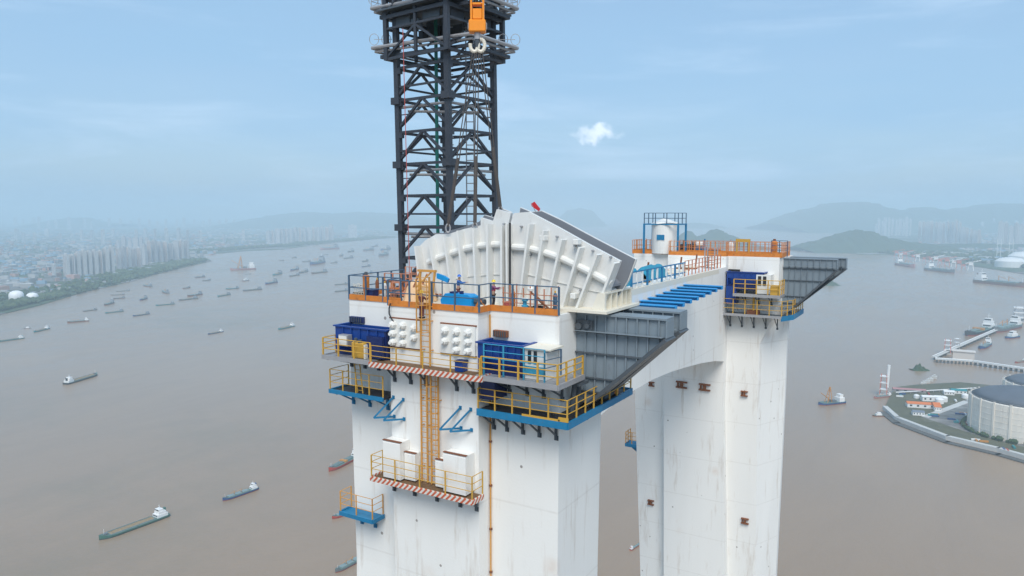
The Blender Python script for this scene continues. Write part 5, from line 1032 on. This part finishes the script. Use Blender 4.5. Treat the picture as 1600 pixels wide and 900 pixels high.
for i in range(6): MB().box(u - 1.4 + .1*i, u + 1.4 - .15*i, v - .6 + .2*i, v - .45 + .2*i, z + .2*(i % 3), z + .18 + .2*(i % 3)).build('beam', M['rust'] if i % 2 else M['pinkr'], t)
t, u, v, z = far_thing('bollard', 'orange cylindrical bollard at the right of the far deck', 'bollard', 1206, 399, 1.5); MB().lathe((u, v, z), [(.4, 0), (.4, 2.0), (.3, 2.1)], 12).build('tube', M['orange'], t); MB().lathe((u, v, z + 2.1), [(.2, 0), (.2, .3)], 8).build('cap', M['rust'], t)
# far jack box, cabin and platforms
FV = FR_
t = jackbox('royal blue steel box on the inner face of the far leg', -27.8, -22.6, FV - 2.0, FV - .02, 339.6, 341.6)
MB().box(-27.8, -26.4, FV - 2.2, FV - .2, 337.0, 339.55).build('lower_jack', M['blue'], t)
p = at(1147, 424, 1, FV - .3); t = thing('vent_box', 'dark vent box above the far blue box', 'vent box', (p.x, FV, p.z)); MB().box(p.x - .8, p.x + .8, FV - .4, FV - .02, p.z - .2, p.z + .3).build('case', M['black'], t)
t = thing('control_cabin', 'small white cabin beside the blue box of the far leg', 'cabin', (-22, FV - 1, 338.6)); MB().box(-23.6, -21.6, FV - 2.2, FV - .03, 338.7, 341.4).build('wall', M['steelw'], t)
for k in range(2): MB().box(-23.35 + k*.7, -22.9 + k*.7, FV - 2.27, FV - 2.21, 339.9, 341.2).build('window', M['black'], t)
t = thing('work_platform', 'upper work platform with yellow railing on the far leg', 'platform', (-23.5, 108, 338.6)); slab(t, -26.6, -20.2, FV - 3.0, FV - .03, 338.6, M['silver']); fascia(t, [(-26.6, FV - 3.05), (-20.15, FV - 3.05), (-20.15, FV)], 338.65, .4, M['silver']); railing(t, [(-26.5, FV - 3), (-20.2, FV - 3), (-20.2, FV)], 338.6, 2.1, M['yellow'], 1.6, .06)
for u in (-25.5, -23.6, -21.8): bracket(t, u, FV - .02, FV - 2.9, 338.4, 1.3, M['dgrey'])
MB().box(-21.5, -20.5, FV - 2.8, FV - 1.5, 338.63, 339.9).build('equipment_box', M['yellow'], t)
t = thing('work_platform', 'lower work platform with dark brackets on the far leg', 'platform', (-24, 108, 335.6)); slab(t, -28.4, -19.9, FV - 2.6, FV - .03, 335.6, M['dgrey']); slab(t, -20.25, -19.0, FV + .03, FO + 2, 335.6, M['dgrey'])
fascia(t, [(-28.4, FV - 2.65), (-19.9, FV - 2.65)], 335.7, .35, M['silver']); fascia(t, [(-19.9, FV - 2.65), (-18.8, FV), (-18.8, FO + 2)], 335.7, .7, M['teal'])
railing(t, [(-28.3, FV - 2.6), (-19.9, FV - 2.6), (-18.9, FV), (-18.9, FO + 2)], 335.6, 2.2, M['yellow'], 1.7, .05)
for u in (-27.6, -25.9, -24.2, -22.5, -20.9): bracket(t, u, FV - .02, FV - 2.5, 335.4, 1.7, M['dgrey'])
for lab, u in (('yellow valve stand on the lower far platform', -24.0),):
    t = thing('valve_stand', lab, 'valve stand', (u, FV - 1.5, 335.6)); MB().bar((u, FV - 1.5, 335.65), (u, FV - 1.5, 338.3), .16, 8).build('pipe', M['yellow'], t); MB().box(u - .8, u + .8, FV - 2.1, FV - .9, 335.62, 336.2).build('base', M['rust'], t)
# ------------------------------------------------------------------ on the cross beam deck
t = thing('deck_guard', 'white and teal guard panels along the cross beam edge', 'guard rail', (-28.4, 78, BZ)); pm = MB().box(-.07, .07, -.42, .42, .1, 1.75).mesh('panel', M['steelw'])
for i in range(12):
    v = 71.5 + i * 1.55; MB().box(-28.36, -28.2, v - .14, v + .14, BZ + .36, BZ + 2.0).build('post', M['steelw'] if i % 3 else M['teal'], t)
    if i < 2: inst('panel', pm, t, (-28.3, v + .7, BZ + .3))
for z in (.8, 2.0): MB().box(-28.4, -28.22, 71.2, 89.3, BZ + z, BZ + z + .12).build('rail', M['teal'], t)
t = thing('deck_guard', 'faded orange guard rail on the far half of the cross beam', 'guard rail', (-28.4, 97, BZ)); railing(t, [(-28.4, 89.6), (-28.4, 106)], BZ + .35, 1.9, M['pinkr'], 1.5, .05)
for i, (a, b) in enumerate(((75, 80), (81.5, 89))):
    s = MB(); rnd = random.Random(i); n = 10
    for k in range(n + 1):
        for j in range(6): q = j / 5 * math.pi; s.v.append((-31.2 + 1.0*math.cos(q) + rnd.uniform(-.08, .08), a + (b - a)*k/n, BZ + .05 + 1.9*math.sin(q)*(1 if 0 < k < n else .7) + rnd.uniform(-.1, .1)))
    for k in range(n):
        for j in range(5): c = k*6+j; s.f.append((c, c+1, c+7, c+6)); s.m.append(0)
    s.build('tarpaulin_roll', M['tealtarp'], label=('short near', 'long far')[i] + ' teal tarpaulin covered stack on the cross beam', cat='tarpaulin', smooth=True)
rnd = random.Random(8); WHERE = ['beside the near tarpaulin', 'between the two tarpaulins', 'behind the long tarpaulin', 'past the long tarpaulin', 'in the middle of its far half', 'close to its far edge rail', 'near the far leg', 'against the far leg wall']
for i, v in enumerate((73.5, 80.5, 86, 91, 95, 98.5, 102, 105.5)):
    t = thing('material_stack', 'rusty beams and timber stacked on the cross beam ' + WHERE[i], 'material stack', (-31, v, BZ)); u = rnd.uniform(-32.2, -30.6)
    for k in range(7):
        o = rnd.uniform(-.25, .25); a = .18 * k; MB().box(u - 1.5 + o, u + 1.3 + o, v - .8 + (k % 4)*.38, v - .55 + (k % 4)*.38, BZ + .05 + .28*(k//4)*1.0, BZ + .27 + .28*(k//4)).build('beam', (M['rust'], M['pinkr'], M['plank'], M['cream'])[rnd.randrange(4)], t)
    if i in (2, 5, 7): MB().bar((u, v, BZ + .3), (u + .2, v, BZ + 2.2), .12, 6).build('upright', M['rust'], t)
for u, v, lab in ((-29.2, 104.0, 'grey access post group left of the far head wall'),):
    t = thing('stair_tower', lab, 'stair', (u, v, BZ))
    for a in (-.7, .7):
        for b in (-.7, .7): MB().box(u + a - .07, u + a + .07, v + b - .07, v + b + .07, BZ, BZ + 3.4).build('post', M['silver'], t)
    for i in range(9): MB().box(u - .6, u + .6, v - .7 + i*.15, v - .5 + i*.15, BZ + .2 + i*.33, BZ + .25 + i*.33).build('step', M['dgrey'], t)
# ================================================================== TOWER CRANE
FH = Vector((-math.sin(YAW), math.cos(YAW), 0)); RT = Vector((math.cos(YAW), math.sin(YAW), 0))
MD = 68.0; MC = FH * MD + RT * (-99.0 / FPX * MD); HD = 4.33; ROT = YAW + R(7)
crane = thing('tower_crane', 'dark grey lattice tower crane mast rising behind the saddle, hook hanging in front', 'crane', (MC.x, MC.y, 0))
LEAN = math.tan(R(.75))
def mp3(k, z, f=1.0):     # k 0 front, 1 right, 2 back, 3 left corner
    a = ROT - math.pi/2 + k * math.pi/2; c = MC - RT * LEAN * (z - 352)
    return Vector((c.x + HD*f*math.cos(a), c.y + HD*f*math.sin(a), z))
zb = 330.0; ztop = 368.0
for k in range(4):
    MB().bar(mp3(k, 0), mp3(k, 379), .32, 4).build('corner_leg', M['mast'], crane)
PH = 2.82; z = 337.52; lvl = 0
while z < 362.5:
    for k in range(4):
        a0, b0, a1, b1 = mp3(k, z), mp3((k+1) % 4, z), mp3(k, z + PH), mp3((k+1) % 4, z + PH); m0, m1 = (a0 + b0) / 2, (a1 + b1) / 2
        MB().bar(a1, b1, .16, 4).build('chord', M['mast'], crane)
        MB().bar(m1, a0.lerp(a1, .12), .145, 4).build('brace', M['mast'], crane); MB().bar(m1, b0.lerp(b1, .12), .145, 4).build('brace', M['mast'], crane)
        if lvl % 3 == 0: MB().bar(m1, (mp3((k+1) % 4, z + PH) + mp3((k+2) % 4, z + PH)) / 2, .07, 4).build('plan_brace', M['mast'], crane)
        if lvl % 2: MB().bar(a0.lerp(a1, .55), m0.lerp(m1, .55).lerp(a0.lerp(a1, .55), .45), .06, 4).build('small_tie', M['mast'], crane)
        if lvl % 2 == 0: MB().bar(a0.lerp(a1, .42), b0.lerp(b1, .42), .12, 4).build('tie', M['mast'], crane)
        MB().bar(a1.lerp(m1, .12), a1.lerp(m1, .12) + Vector((0, 0, -.5)), .25, 4).build('gusset', M['mast'], crane)
    if lvl % 2 == 1:
        MB().bar(mp3(3, z + PH - .6, .93), mp3(0, z + PH - .6, .93), .13, 5).bar(mp3(0, z + PH - .6, .93), mp3(1, z + PH - .6, .93), .13, 5).bar(mp3(3, z + PH - .9, .8), mp3(1, z + PH - .9, .8), .12, 5).build('landing_pipe', M['silver'], crane)
        for k in (0, 3): MB().box(mp3(k, z + PH).x - .45, mp3(k, z + PH).x + .45, mp3(k, z + PH).y - .45, mp3(k, z + PH).y + .45, z + PH - .35, z + PH + .25).build('joint_block', M['mast'], crane)
    z += PH; lvl += 1
# lower part of the mast down to the water, plain bays
z = 0.0; s = MB()
while z < 334:
    for k in range(4): s.bar(mp3(k, z), mp3((k+1) % 4, z + 6), .2, 4); s.bar(mp3(k, z), mp3((k+1) % 4, z), .18, 4)
    z += 6.0
s.build('lower_lattice', M['mast'], crane)
# lift shaft and ladder inside the mast, near the back corner
lc_ = MC + RT * (-.75) + FH * 1.2
for dx in (-.35, .35): MB().bar((lc_.x + RT.x*dx, lc_.y + RT.y*dx, 335), (lc_.x + RT.x*dx, lc_.y + RT.y*dx, 378), .16, 4).build('hoist_rail', M['green'] if dx < 0 else M['mast'], crane)
rm = MB().bar((-.35, 0, 0), (.35, 0, 0), .06, 4).mesh('rung', M['silver'])
lx = MC + RT * .15 + FH * .6
for i in range(60): inst('rung', rm, crane, (lx.x, lx.y, 336 + i*.7), (0, 0, YAW))
lx = MC + RT * 2.0 + FH * .8
for dx in (-.35, .35): MB().bar((lx.x + RT.x*dx, lx.y + RT.y*dx, 336), (lx.x + RT.x*dx, lx.y + RT.y*dx, 372), .06, 4).build('ladder_stile', M['silver'], crane)
for i in range(50): inst('rung', rm, crane, (lx.x, lx.y, 336 + i*.7), (0, 0, YAW))
# climbing frame with two ring platforms
def rc(k, z, f=1.0):       # ring corners: 0 front, 1 right, 2 back, 3 left
    q = ((2.6, -5.3), (6.35, .2), (-2.2, 5.6), (-6.75, .1))[k]; p_ = MC + (RT * q[0] + FH * q[1]) * f; return Vector((p_.x, p_.y, z))
for zr in (364.85, 368.3):
    for k in range(4):
        a, b = rc(k, zr), rc((k+1) % 4, zr); MB().bar(a, b, .17, 8).build('ring_pipe', M['silver'], crane)
        a, b = rc(k, zr - .35, .96), rc((k+1) % 4, zr - .35, .96); MB().bar(a, b, .1, 6).build('ring_pipe', M['silver'], crane)
        a, b = rc(k, zr - .8, .88), rc((k+1) % 4, zr - .8, .88); MB().bar(a, b, .19, 4).build('ring_beam', M['mast'], crane)
        for q in (.1, .37, .63, .9):
            o = rc(k, zr - .1).lerp(rc((k+1) % 4, zr - .1), q); i_ = mp3(k, zr - .5, 1.0).lerp(mp3((k+1) % 4, zr - .5, 1.0), q); MB().bar(o, i_, .085, 4).build('outrigger', M['mast'], crane)
        if zr < 366: continue
        a, b = rc(k, zr + 1.2), rc((k+1) % 4, zr + 1.2); MB().bar(a, b, .035, 4).bar((a.x, a.y, zr + .6), (b.x, b.y, zr + .6), .03, 4).build('guard_wire', M['silver'], crane)
        for q in range(9): o = a.lerp(b, q / 9); MB().bar((o.x, o.y, zr), (o.x, o.y, zr + 1.2), .03, 4).build('guard_post', M['silver'], crane)
    for k in (1, 3):      # safety hoops and short rails at the outer corners
        c = rc(k, zr + .75, .97)
        for d in (0, 1.1):
            n = 12; cc = c - (c - Vector((MC.x, MC.y, c.z))).normalized() * d; s = MB()
            for i in range(n): a, b = 2*math.pi*i/n, 2*math.pi*(i+1)/n; s.bar(cc + RT*.42*math.cos(a) + Vector((0, 0, .5*math.sin(a))), cc + RT*.42*math.cos(b) + Vector((0, 0, .5*math.sin(b))), .03, 4)
            s.build('safety_hoop', M['silver'], crane)
        MB().bar(c, c - (c - Vector((MC.x, MC.y, c.z))).normalized() * 1.6, .03, 4).build('guard_wire', M['silver'], crane)
for k in range(4):
    MB().bar(mp3(k, 363.6, 1.2), mp3(k, 380, 1.2), .27, 4).build('cage_post', M['mast'], crane)
    for q in (.5,): MB().bar(mp3(k, 364.0, 1.2).lerp(mp3((k+1) % 4, 364.0, 1.2), q), mp3(k, 380, 1.2).lerp(mp3((k+1) % 4, 380, 1.2), q), .17, 4).build('cage_post', M['mast'], crane)
    for zz_, w_ in ((363.7, .17), (366.3, .13), (367.3, .22), (368.9, .2), (371, .2), (374, .2)): MB().bar(mp3(k, zz_, 1.2), mp3((k+1) % 4, zz_, 1.2), w_, 4).build('cage_beam', M['mast'], crane)
    m_ = lambda zz_: (mp3(k, zz_, 1.2) + mp3((k+1) % 4, zz_, 1.2)) / 2
    for z0_, z1_ in ((363.8, 366.2), (367.4, 371), (371, 374)): MB().bar(m_(z1_), mp3(k, z0_, 1.2), .13, 4).bar(m_(z1_), mp3((k+1) % 4, z0_, 1.2), .13, 4).build('cage_brace', M['mast'], crane)
    for q0, q1, zq, hq in ((.08, .34, 366.4, 1.3), (.58, .88, 366.6, 1.0), (.36, .5, 366.0, .8)):
        a = mp3(k, zq, 1.08); b = mp3((k+1) % 4, zq, 1.08); A_, B_ = a.lerp(b, q0), a.lerp(b, q1)
        s = MB(); s.add([A_, B_, B_ + Vector((0, 0, hq)), A_ + Vector((0, 0, hq))] + [v_ + (Vector((MC.x, MC.y, v_.z)) - v_).normalized()*.5 for v_ in (A_, B_, B_ + Vector((0, 0, hq)), A_ + Vector((0, 0, hq)))], [(0,1,2,3),(4,5,6,7),(0,1,5,4),(1,2,6,5),(2,3,7,6),(3,0,4,7)]); s.build('climbing_jack_box', M['dgrey'] if k % 2 else M['mast'], crane)
s = MB(); c = [mp3(k, 367.75, 1.4) for k in range(4)]; s.add(c + [q + Vector((0, 0, .15)) for q in c], [(0,1,2,3),(4,5,6,7),(0,1,5,4),(1,2,6,5),(2,3,7,6),(3,0,4,7)]); s.build('cage_floor', M['dgrey'], crane)
p = MC - RT*3.2 - FH*2.4; MB().bar((p.x, p.y, 336), (p.x - .5, p.y, 366), .035, 5).build('signal_rope', M['redrope'], crane)
# hook block, shackle and slings: hangs in front of the mast over the saddle
hk = at(746, 50, 1, 43.6); t = thing('crane_hook_block', 'orange crane hook block hanging over the saddle', 'hook block', (hk.x, hk.y, hk.z))
def rbox(x0, x1, y0, y1, z0, z1, nm, m, b=.03):
    s = MB().box(x0, x1, y0, y1, z0, z1); s.v = [(hk.x + RT.x*X + FH.x*Y, hk.y + RT.y*X + FH.y*Y, hk.z + Z) for X, Y, Z in s.v]; return s.build(nm, m, t, bevel=b)
for a in (-.48, .34): rbox(a, a + .14, -.35, .35, 0, 5.0, 'cheek_plate', M['hook'])
rbox(-.58, .58, -.42, .42, -.05, .75, 'crosshead', M['hook'], .06); rbox(-.32, .32, -.3, .3, .8, 1.5, 'weight_block', M['hook']); rbox(-.33, .33, -.3, .3, 1.75, 1.9, 'spacer', M['hook']); rbox(-.33, .33, -.25, .25, 2.6, 4.6, 'weight_block', M['orange'])
rbox(-.66, -.58, -.12, .12, .15, .6, 'pin_end', M['silver']); rbox(.58, .66, -.12, .12, .15, .6, 'pin_end', M['silver'])
for a in (-.2, 0, .2):
    s = MB(); s.bar(hk + RT*(a - .05) + Vector((0, 0, 2.15)), hk + RT*(a + .05) + Vector((0, 0, 2.15)), .36, 16); s.build('sheave', M['black'], t)
    for y in (-.33, .33): q = hk + RT*a + FH*y; MB().bar((q.x, q.y, hk.z + 2.2), (q.x, q.y, hk.z + 26), .03, 5).build('hoist_rope', M['rope'], t)
def arcs(c, w, h, r, n=14, a0=0, a1=math.pi, tw=0):
    s = MB(); q = [c + RT*w*math.cos(a0 + (a1 - a0)*i/n)*math.cos(tw) + FH*w*math.cos(a0 + (a1 - a0)*i/n)*math.sin(tw) + Vector((0, 0, h*math.sin(a0 + (a1 - a0)*i/n))) for i in range(n + 1)]
    for i, (a, b) in enumerate(zip(q, q[1:])): s.bar(a, b, r, 8)
    return s
hc = hk - Vector((0, 0, .9)); MB().bar(hk, hk - Vector((0, 0, .5)), .22, 12).build('swivel', M['silver'], t)
for sgn in (-1, 1):
    c = hc + RT*sgn*.22; arcs(c, .28, .42, .13, 14, -math.pi*.9 if sgn > 0 else -.3 - math.pi, math.pi*.55 if sgn > 0 else math.pi*.2).build('ramshorn_hook', M['cream'], t, smooth=False)
MB().bar(hk - Vector((0, 0, .4)), hk - Vector((0, 0, 1.3)), .2, 10, .1).build('hook_shank', M['dgrey'], t)
hb = hk - Vector((0, 0, 1.35))
for i, (x, y, v, lab) in enumerate(((700, 354, 42.6, 'left sling rope'), (742, 352, 42.6, 'middle sling rope'), (782, 327, 44.6, 'right sling rope'))):
    e = at(x, y, 1, v); q = thing('lifting_sling', ['left sling rope running from the hook down to the saddle with a shackle', 'middle sling rope hanging almost straight from the hook', 'right sling rope from the hook to the raised corner of the saddle'][i], 'sling', e)
    st = hb + RT * (i - 1) * .25
    for o in (-.09, .09): MB().bar(st + RT*o, e + RT*o, .036, 6).build('rope', M['rope'], q)
    mid = st.lerp(e, .6)
    MB().bar(mid, e, .085, 6).build('rope_sleeve', M['rope'], q); arcs(e - Vector((0, 0, .12)), .16, .3, .055, 10, 0, 2*math.pi).build('shackle', M['silver'], q)
# ================================================================== PEOPLE
def person(label, base, face, vest, trousers, helmet, arm_l, arm_r, lean=0., hgt=1.75):
    """one skinned body (head, torso, limbs, hands with five fingers); clothes and helmet as children"""
    k = hgt / 1.75; t = thing('person', label, 'person', base); B0 = Vector(base)
    cf, sf = math.cos(face), math.sin(face)
    def Wp(x, y, z): x, y, z = x*k, y*k + lean * max(0, z - .95), z*k; return (x*cf - y*sf, x*sf + y*cf, z)
    def skin(name, nodes, edges, m, sub=1, root=0):
        me = bpy.data.meshes.new(name); me.from_pydata([Wp(*n[:3]) for n in nodes], edges, []); me.materials.append(m)
        o = bpy.data.objects.new(name, me); COL.objects.link(o); o.parent = t; o.modifiers.new('skin', 'SKIN').use_smooth_shade = True
        for i, n in enumerate(nodes): r = n[3]*k; me.skin_vertices[0].data[i].radius = (r, (n[4] if len(n) > 4 else n[3])*k)
        me.skin_vertices[0].data[root].use_root = True
        sb = o.modifiers.new('sub', 'SUBSURF'); sb.levels = sub; sb.render_levels = sub
        return o
    nd = [(0, 0, .95, .15, .11), (0, 0, 1.15, .13, .10), (0, 0, 1.38, .15, .10), (0, 0, 1.47, .06), (0, .02, 1.56, .07, .08), (0, .02, 1.68, .075, .09)]
    ed = [(0, 1), (1, 2), (2, 3), (3, 4), (4, 5)]
    def limb(start, pts):
        p = start
        for q in pts: nd.append(q); ed.append((p, len(nd) - 1)); p = len(nd) - 1
        return p
    LEG = [[(s*.09, 0, .90, .085), (s*.11, .03, .50, .06), (s*.12, -.02, .10, .045), (s*.12, .12, .04, .04)] for s in (-1, 1)]
    for g in LEG: limb(0, g)
    ARM = []
    for s, arm in ((-1, arm_l), (1, arm_r)):
        sh = (s*.19, 0, 1.40, .055); el = tuple(arm[0]) + (.04,); wr = tuple(arm[1]) + (.028,); ha = tuple(arm[2]) + (.036, .02)
        ARM.append([sh, el, wr]); h = limb(2, [sh, el, wr, ha]); d = Vector(arm[2]) - Vector(arm[1]); d.normalize(); sd_ = d.cross(Vector((0, 0, 1)))
        sd_ = sd_.normalized() if sd_.length > .1 else Vector((1, 0, 0)); c = Vector(arm[2])
        for f_, ln2 in ((-.03, .07), (-.01, .085), (.01, .08), (.03, .06)):
            a = c + sd_*f_ + d*.03; b = a + d*ln2*.5; e = b + d*ln2*.4 + Vector((0, 0, -.02)); limb(h, [tuple(a) + (.010,), tuple(b) + (.009,), tuple(e) + (.007,)])
        a = c + sd_*(-.045) - d*.01; limb(h, [tuple(a) + (.011,), tuple(a + d*.045 - sd_*.015) + (.009,)])
    skin('body', nd, ed, M['skin'])
    nt_ = [(0, 0, .97, .155, .12)]; et = []
    for g in LEG:
        i = len(nt_); nt_ += [(g[0][0], g[0][1], g[0][2] - .08, .105), (g[1][0], g[1][1], g[1][2], .08), (g[2][0], g[2][1], g[2][2] + .03, .07)]; et += [(0, i), (i, i+1), (i+1, i+2)]
    skin('trousers', nt_, et, trousers)
    nj = [(0, 0, .98, .165, .125), (0, 0, 1.18, .155, .12), (0, 0, 1.38, .17, .12), (0, 0, 1.46, .08)]; ej = [(0, 1), (1, 2), (2, 3)]
    for (sh, el, wr) in ARM: i = len(nj); nj += [(sh[0], sh[1], sh[2], .075), el[:3] + (.058,), wr[:3] + (.045,)]; ej += [(2, i), (i, i+1), (i+1, i+2)]
    skin('jacket', nj, ej, vest[0])
    if vest[1]: skin('vest', [(0, -.005, 1.0, .18, .14), (0, -.005, 1.2, .17, .135), (0, -.005, 1.36, .165, .13)], [(0, 1), (1, 2)], vest[1])
    for s in (-1, 1):
        b = MB().box(-.05, .05, -.09, .17, 0, .11); b.v = [tuple(Vector(Wp(s*.12 + x, y, z)) + B0) for x, y, z in b.v]; b.build('boot', M['dark'], t, bevel=.02)
    hc_ = Vector(Wp(0, .02, 1.70)) + B0
    MB().lathe(hc_, [(.165*k, 0), (.135*k, .012), (.13*k, .05), (.10*k, .11), (.04*k, .145)], 16).build('helmet', helmet, t, smooth=True)
    f = MB()
    for sx in (-.03, .03): f.lathe(Vector(Wp(sx, .095, 1.63)) + B0, [(.001, -.012), (.013, 0), (.001, .012)], 8)
    f.build('eyes', M['black'], t); n_ = MB().box(-.012, .012, .09, .125, 1.585, 1.62).box(-.028, .028, .098, .106, 1.552, 1.562); n_.v = [tuple(Vector(Wp(*q)) + B0) for q in n_.v]; n_.build('nose_and_mouth', M['skin'], t, bevel=.003)
    e_ = MB()
    for sx in (-.09, .09): e_.lathe(Vector(Wp(sx, .015, 1.61)) + B0, [(.004, -.03), (.014, 0), (.004, .03)], 8)
    e_.build('ears', M['skin'], t); return t
pr = at(771, 479, 2, ZD + .05)
person('worker in red vest and yellow helmet pointing right at the deck rail', (-25.75, 40.75, ZD + .05), R(-72), (M['violet'], M['redv']), M['dark'], M['yhelm'], ((-.24, .12, 1.2), (-.16, .40, 1.22), (-.15, .48, 1.24)), ((.22, .24, 1.30), (.16, .52, 1.36), (.15, .60, 1.37)))
person('worker in blue overalls and blue helmet reaching towards the saddle', (-28.75, 41.0, ZD + .25), R(-70), (M['bluec'], None), M['maroon'], M['bhelm'], ((-.22, .22, 1.25), (-.14, .50, 1.30), (-.13, .58, 1.31)), ((.22, .25, 1.28), (.16, .54, 1.32), (.15, .62, 1.33)), lean=.08)
person('worker with yellow helmet standing in the head of the caged ladder', (-29.5, 37.9, 343.2), R(0), (M['maroon'], None), M['maroon'], M['yhelm'], ((-.26, .2, 1.2), (-.28, .36, 1.35), (-.28, .42, 1.4)), ((.26, .2, 1.2), (.28, .36, 1.35), (.28, .42, 1.4)))
# ================================================================== AIR
hz = MB().box(-59000, 59000, -59000, 59000, -1.5, 640).build('haze', bpy.data.materials.new('haze_air'), kind='stuff')
hm = hz.data.materials[0]; hm.use_nodes = True; ht = hm.node_tree; ht.nodes.clear()
pv = N('ShaderNodeVolumePrincipled', ht); pv.inputs['Color'].default_value = (.70, .885, 1.0, 1); pv.inputs['Density'].default_value = HAZE if 'HAZE' in globals() else 1.2e-4; pv.inputs['Anisotropy'].default_value = 0.0
ho = N('ShaderNodeOutputMaterial', ht); ht.links.new(pv.outputs[0], ho.inputs['Volume'])
